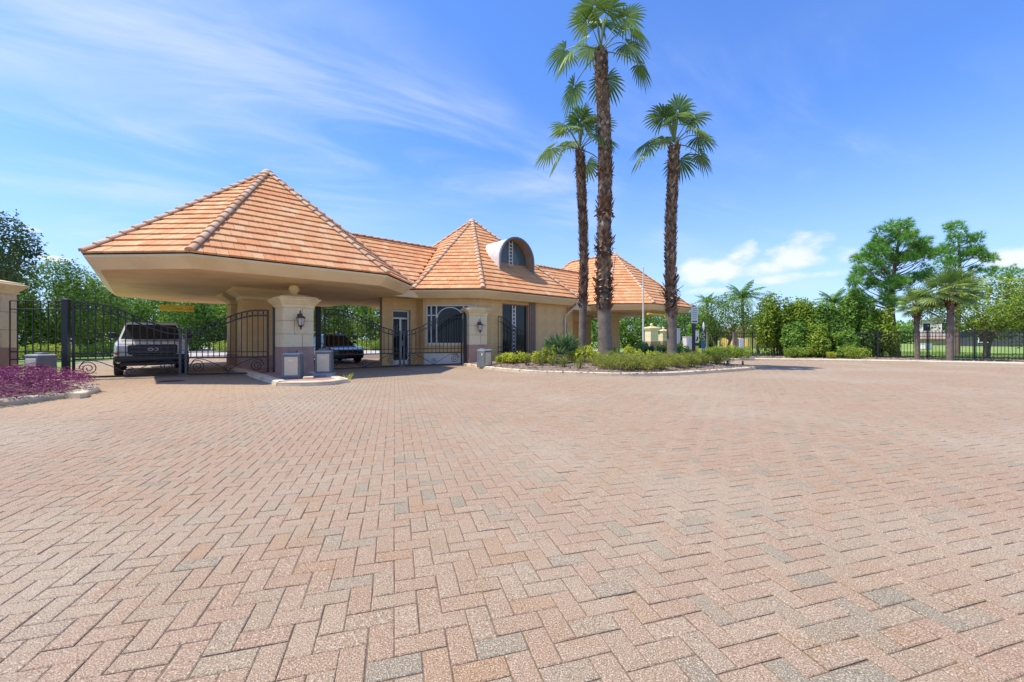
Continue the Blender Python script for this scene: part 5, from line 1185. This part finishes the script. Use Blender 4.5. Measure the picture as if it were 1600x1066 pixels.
x, y = pz(1160.5, 18.2), 18.2; t = empty('reflector_stake', (x, y, .1), 0, 'short dark marker stake at the tip of the island', 'marker'); MB().box((0, 0, .1), (.07, .04, .26)).build('stake', M_BRONZE, t); MB().box((0, -.022, .18), (.05, .006, .06)).build('reflector', M_AMBER, t)
x, y = gp(268, 596.5); t = empty('drain_cover', (x, y, .012), R(16), 'dark iron drain cover in the paving below the truck gate', 'drain'); MB().bevbox((0, 0, .006), (.55, .34, .012), .004).build('frame', M_IRON, t); m = MB()
for k in range(7): m.box((-.21 + .07 * k, 0, .015), (.035, .26, .008))
m.build('grating', M_GREYIRON, t)
t = empty('meter_post', (pz(1148, 29), 29, 0), 0, 'weathered grey post with box beside the feather palm', 'post'); MB().box((0, 0, .9), (.22, .2, 1.8)).build('post', M_PALMBARK, t); MB().bevbox((.42, 0, .95), (.34, .24, .75), .02).build('box', M_PANEL, t); MB().box((.42, 0, .28), (.06, .06, .58)).build('leg', M_IRON, t)

# ------------------------------------------------------------------ houses across the lawn
def house(x, y, rz, w, d, h, rise, wallm, roofm, label, wins):
    t = empty('house', (x, y, 0), rz, label, 'house'); MB().span(-w / 2, w / 2, -d / 2, d / 2, 0, h).build('wall', wallm, t)
    g = MB(); g.add([(-w / 2, -d / 2 + .002, h), (w / 2, -d / 2 + .002, h), (0, -d / 2 + .002, h + rise)], [(0, 1, 2)]); g.add([(-w / 2, d / 2 - .002, h), (w / 2, d / 2 - .002, h), (0, d / 2 - .002, h + rise)], [(2, 1, 0)]); g.build('gable', wallm, t)
    r_ = MB(); o_ = .5
    for s in (-1, 1):
        a = Vector((s * (w / 2 + o_), 0, h - o_ * rise / (w / 2))); b = Vector((0, 0, h + rise)); n = Vector((0, 0, .18))
        r_.loft([[a + Vector((0, yy, 0)), b + Vector((0, yy, 0)), b + Vector((0, yy, .18)), a + Vector((0, yy, .18))] for yy in (-d / 2 - .5, d / 2 + .5)])
    r_.build('roof', roofm, t)
    for (wx, wz, ww, wh) in wins:
        f = MB().box((wx, -d / 2 - .03, wz), (ww + .3, .08, wh + .3)).build('window', M_WHITE, t); MB().box((wx, -d / 2 - .08, wz), (ww, .04, wh)).build('pane', M_GLASS, f)
    return t
M_TAUPE = mat('roof_taupe', (.28, .23, .18), (.36, .30, .24), 1, .9)
hs = house(pz(1461, 90), 90, R(-45), 6.4, 7, 4.6, 1.15, mat('house_cream', (.62, .54, .44), (.68, .6, .5), .6, .85), M_TAUPE, 'small cream gabled house with two upper windows across the lawn', [(-1.3, 3.9, 1.1, 1.6), (1.5, 3.9, 1.1, 1.6)])
m = MB()
for k in range(9): m.box((-3.2 + .8 * k, -4.6, 1.9), (.12, .12, 1.1))
m.box((0, -4.6, 2.45), (6.6, .14, .12)); m.box((0, -4.6, 1.9), (6.6, .1, .1)); m.box((0, -4.1, 1.3), (6.8, 1.3, .16)); m.build('balcony', mat('balcony_wood', (.22, .10, .07), (.28, .14, .1), 2, .8), hs)
m = MB()
for sx in (-3.0, 0, 3.0): m.box((sx, -4.5, .62), (.2, .2, 1.24))
m.build('balcony_posts', MATS['balcony_wood'], hs)
house(pz(1600, 72), 74, R(-50), 12, 9, 2.6, 1.9, mat('house_grey', (.055, .06, .06), (.08, .085, .085), .6, .9), mat('roof_cream', (.60, .53, .42), (.68, .61, .5), 1, .85), 'low dark walled house with pale roof behind the spreading trees', [(-3, 1.4, 1.2, 1.2)])
house(pz(1188, 62), 62, R(0), 8.5, 8, 2.6, 1.2, mat('house_yellow', (.72, .50, .15), (.78, .56, .2), .6, .85), M_TAUPE, 'yellow walled house behind the feather palm', [(-2.2, 1.4, 1.2, 1.3), (1.8, 1.4, 1.2, 1.3)])
x, y = pz(1444, 52), 52.0; t = empty('utility_box', (x, y, 0), R(20), 'low white utility box standing on the lawn', 'utility box'); MB().bevbox((0, 0, .32), (1.5, .9, .62), .05).build('box', M_WHITE, t); MB().bevbox((0, 0, .66), (1.6, 1.0, .08), .02).build('lid', M_WHITE, t)
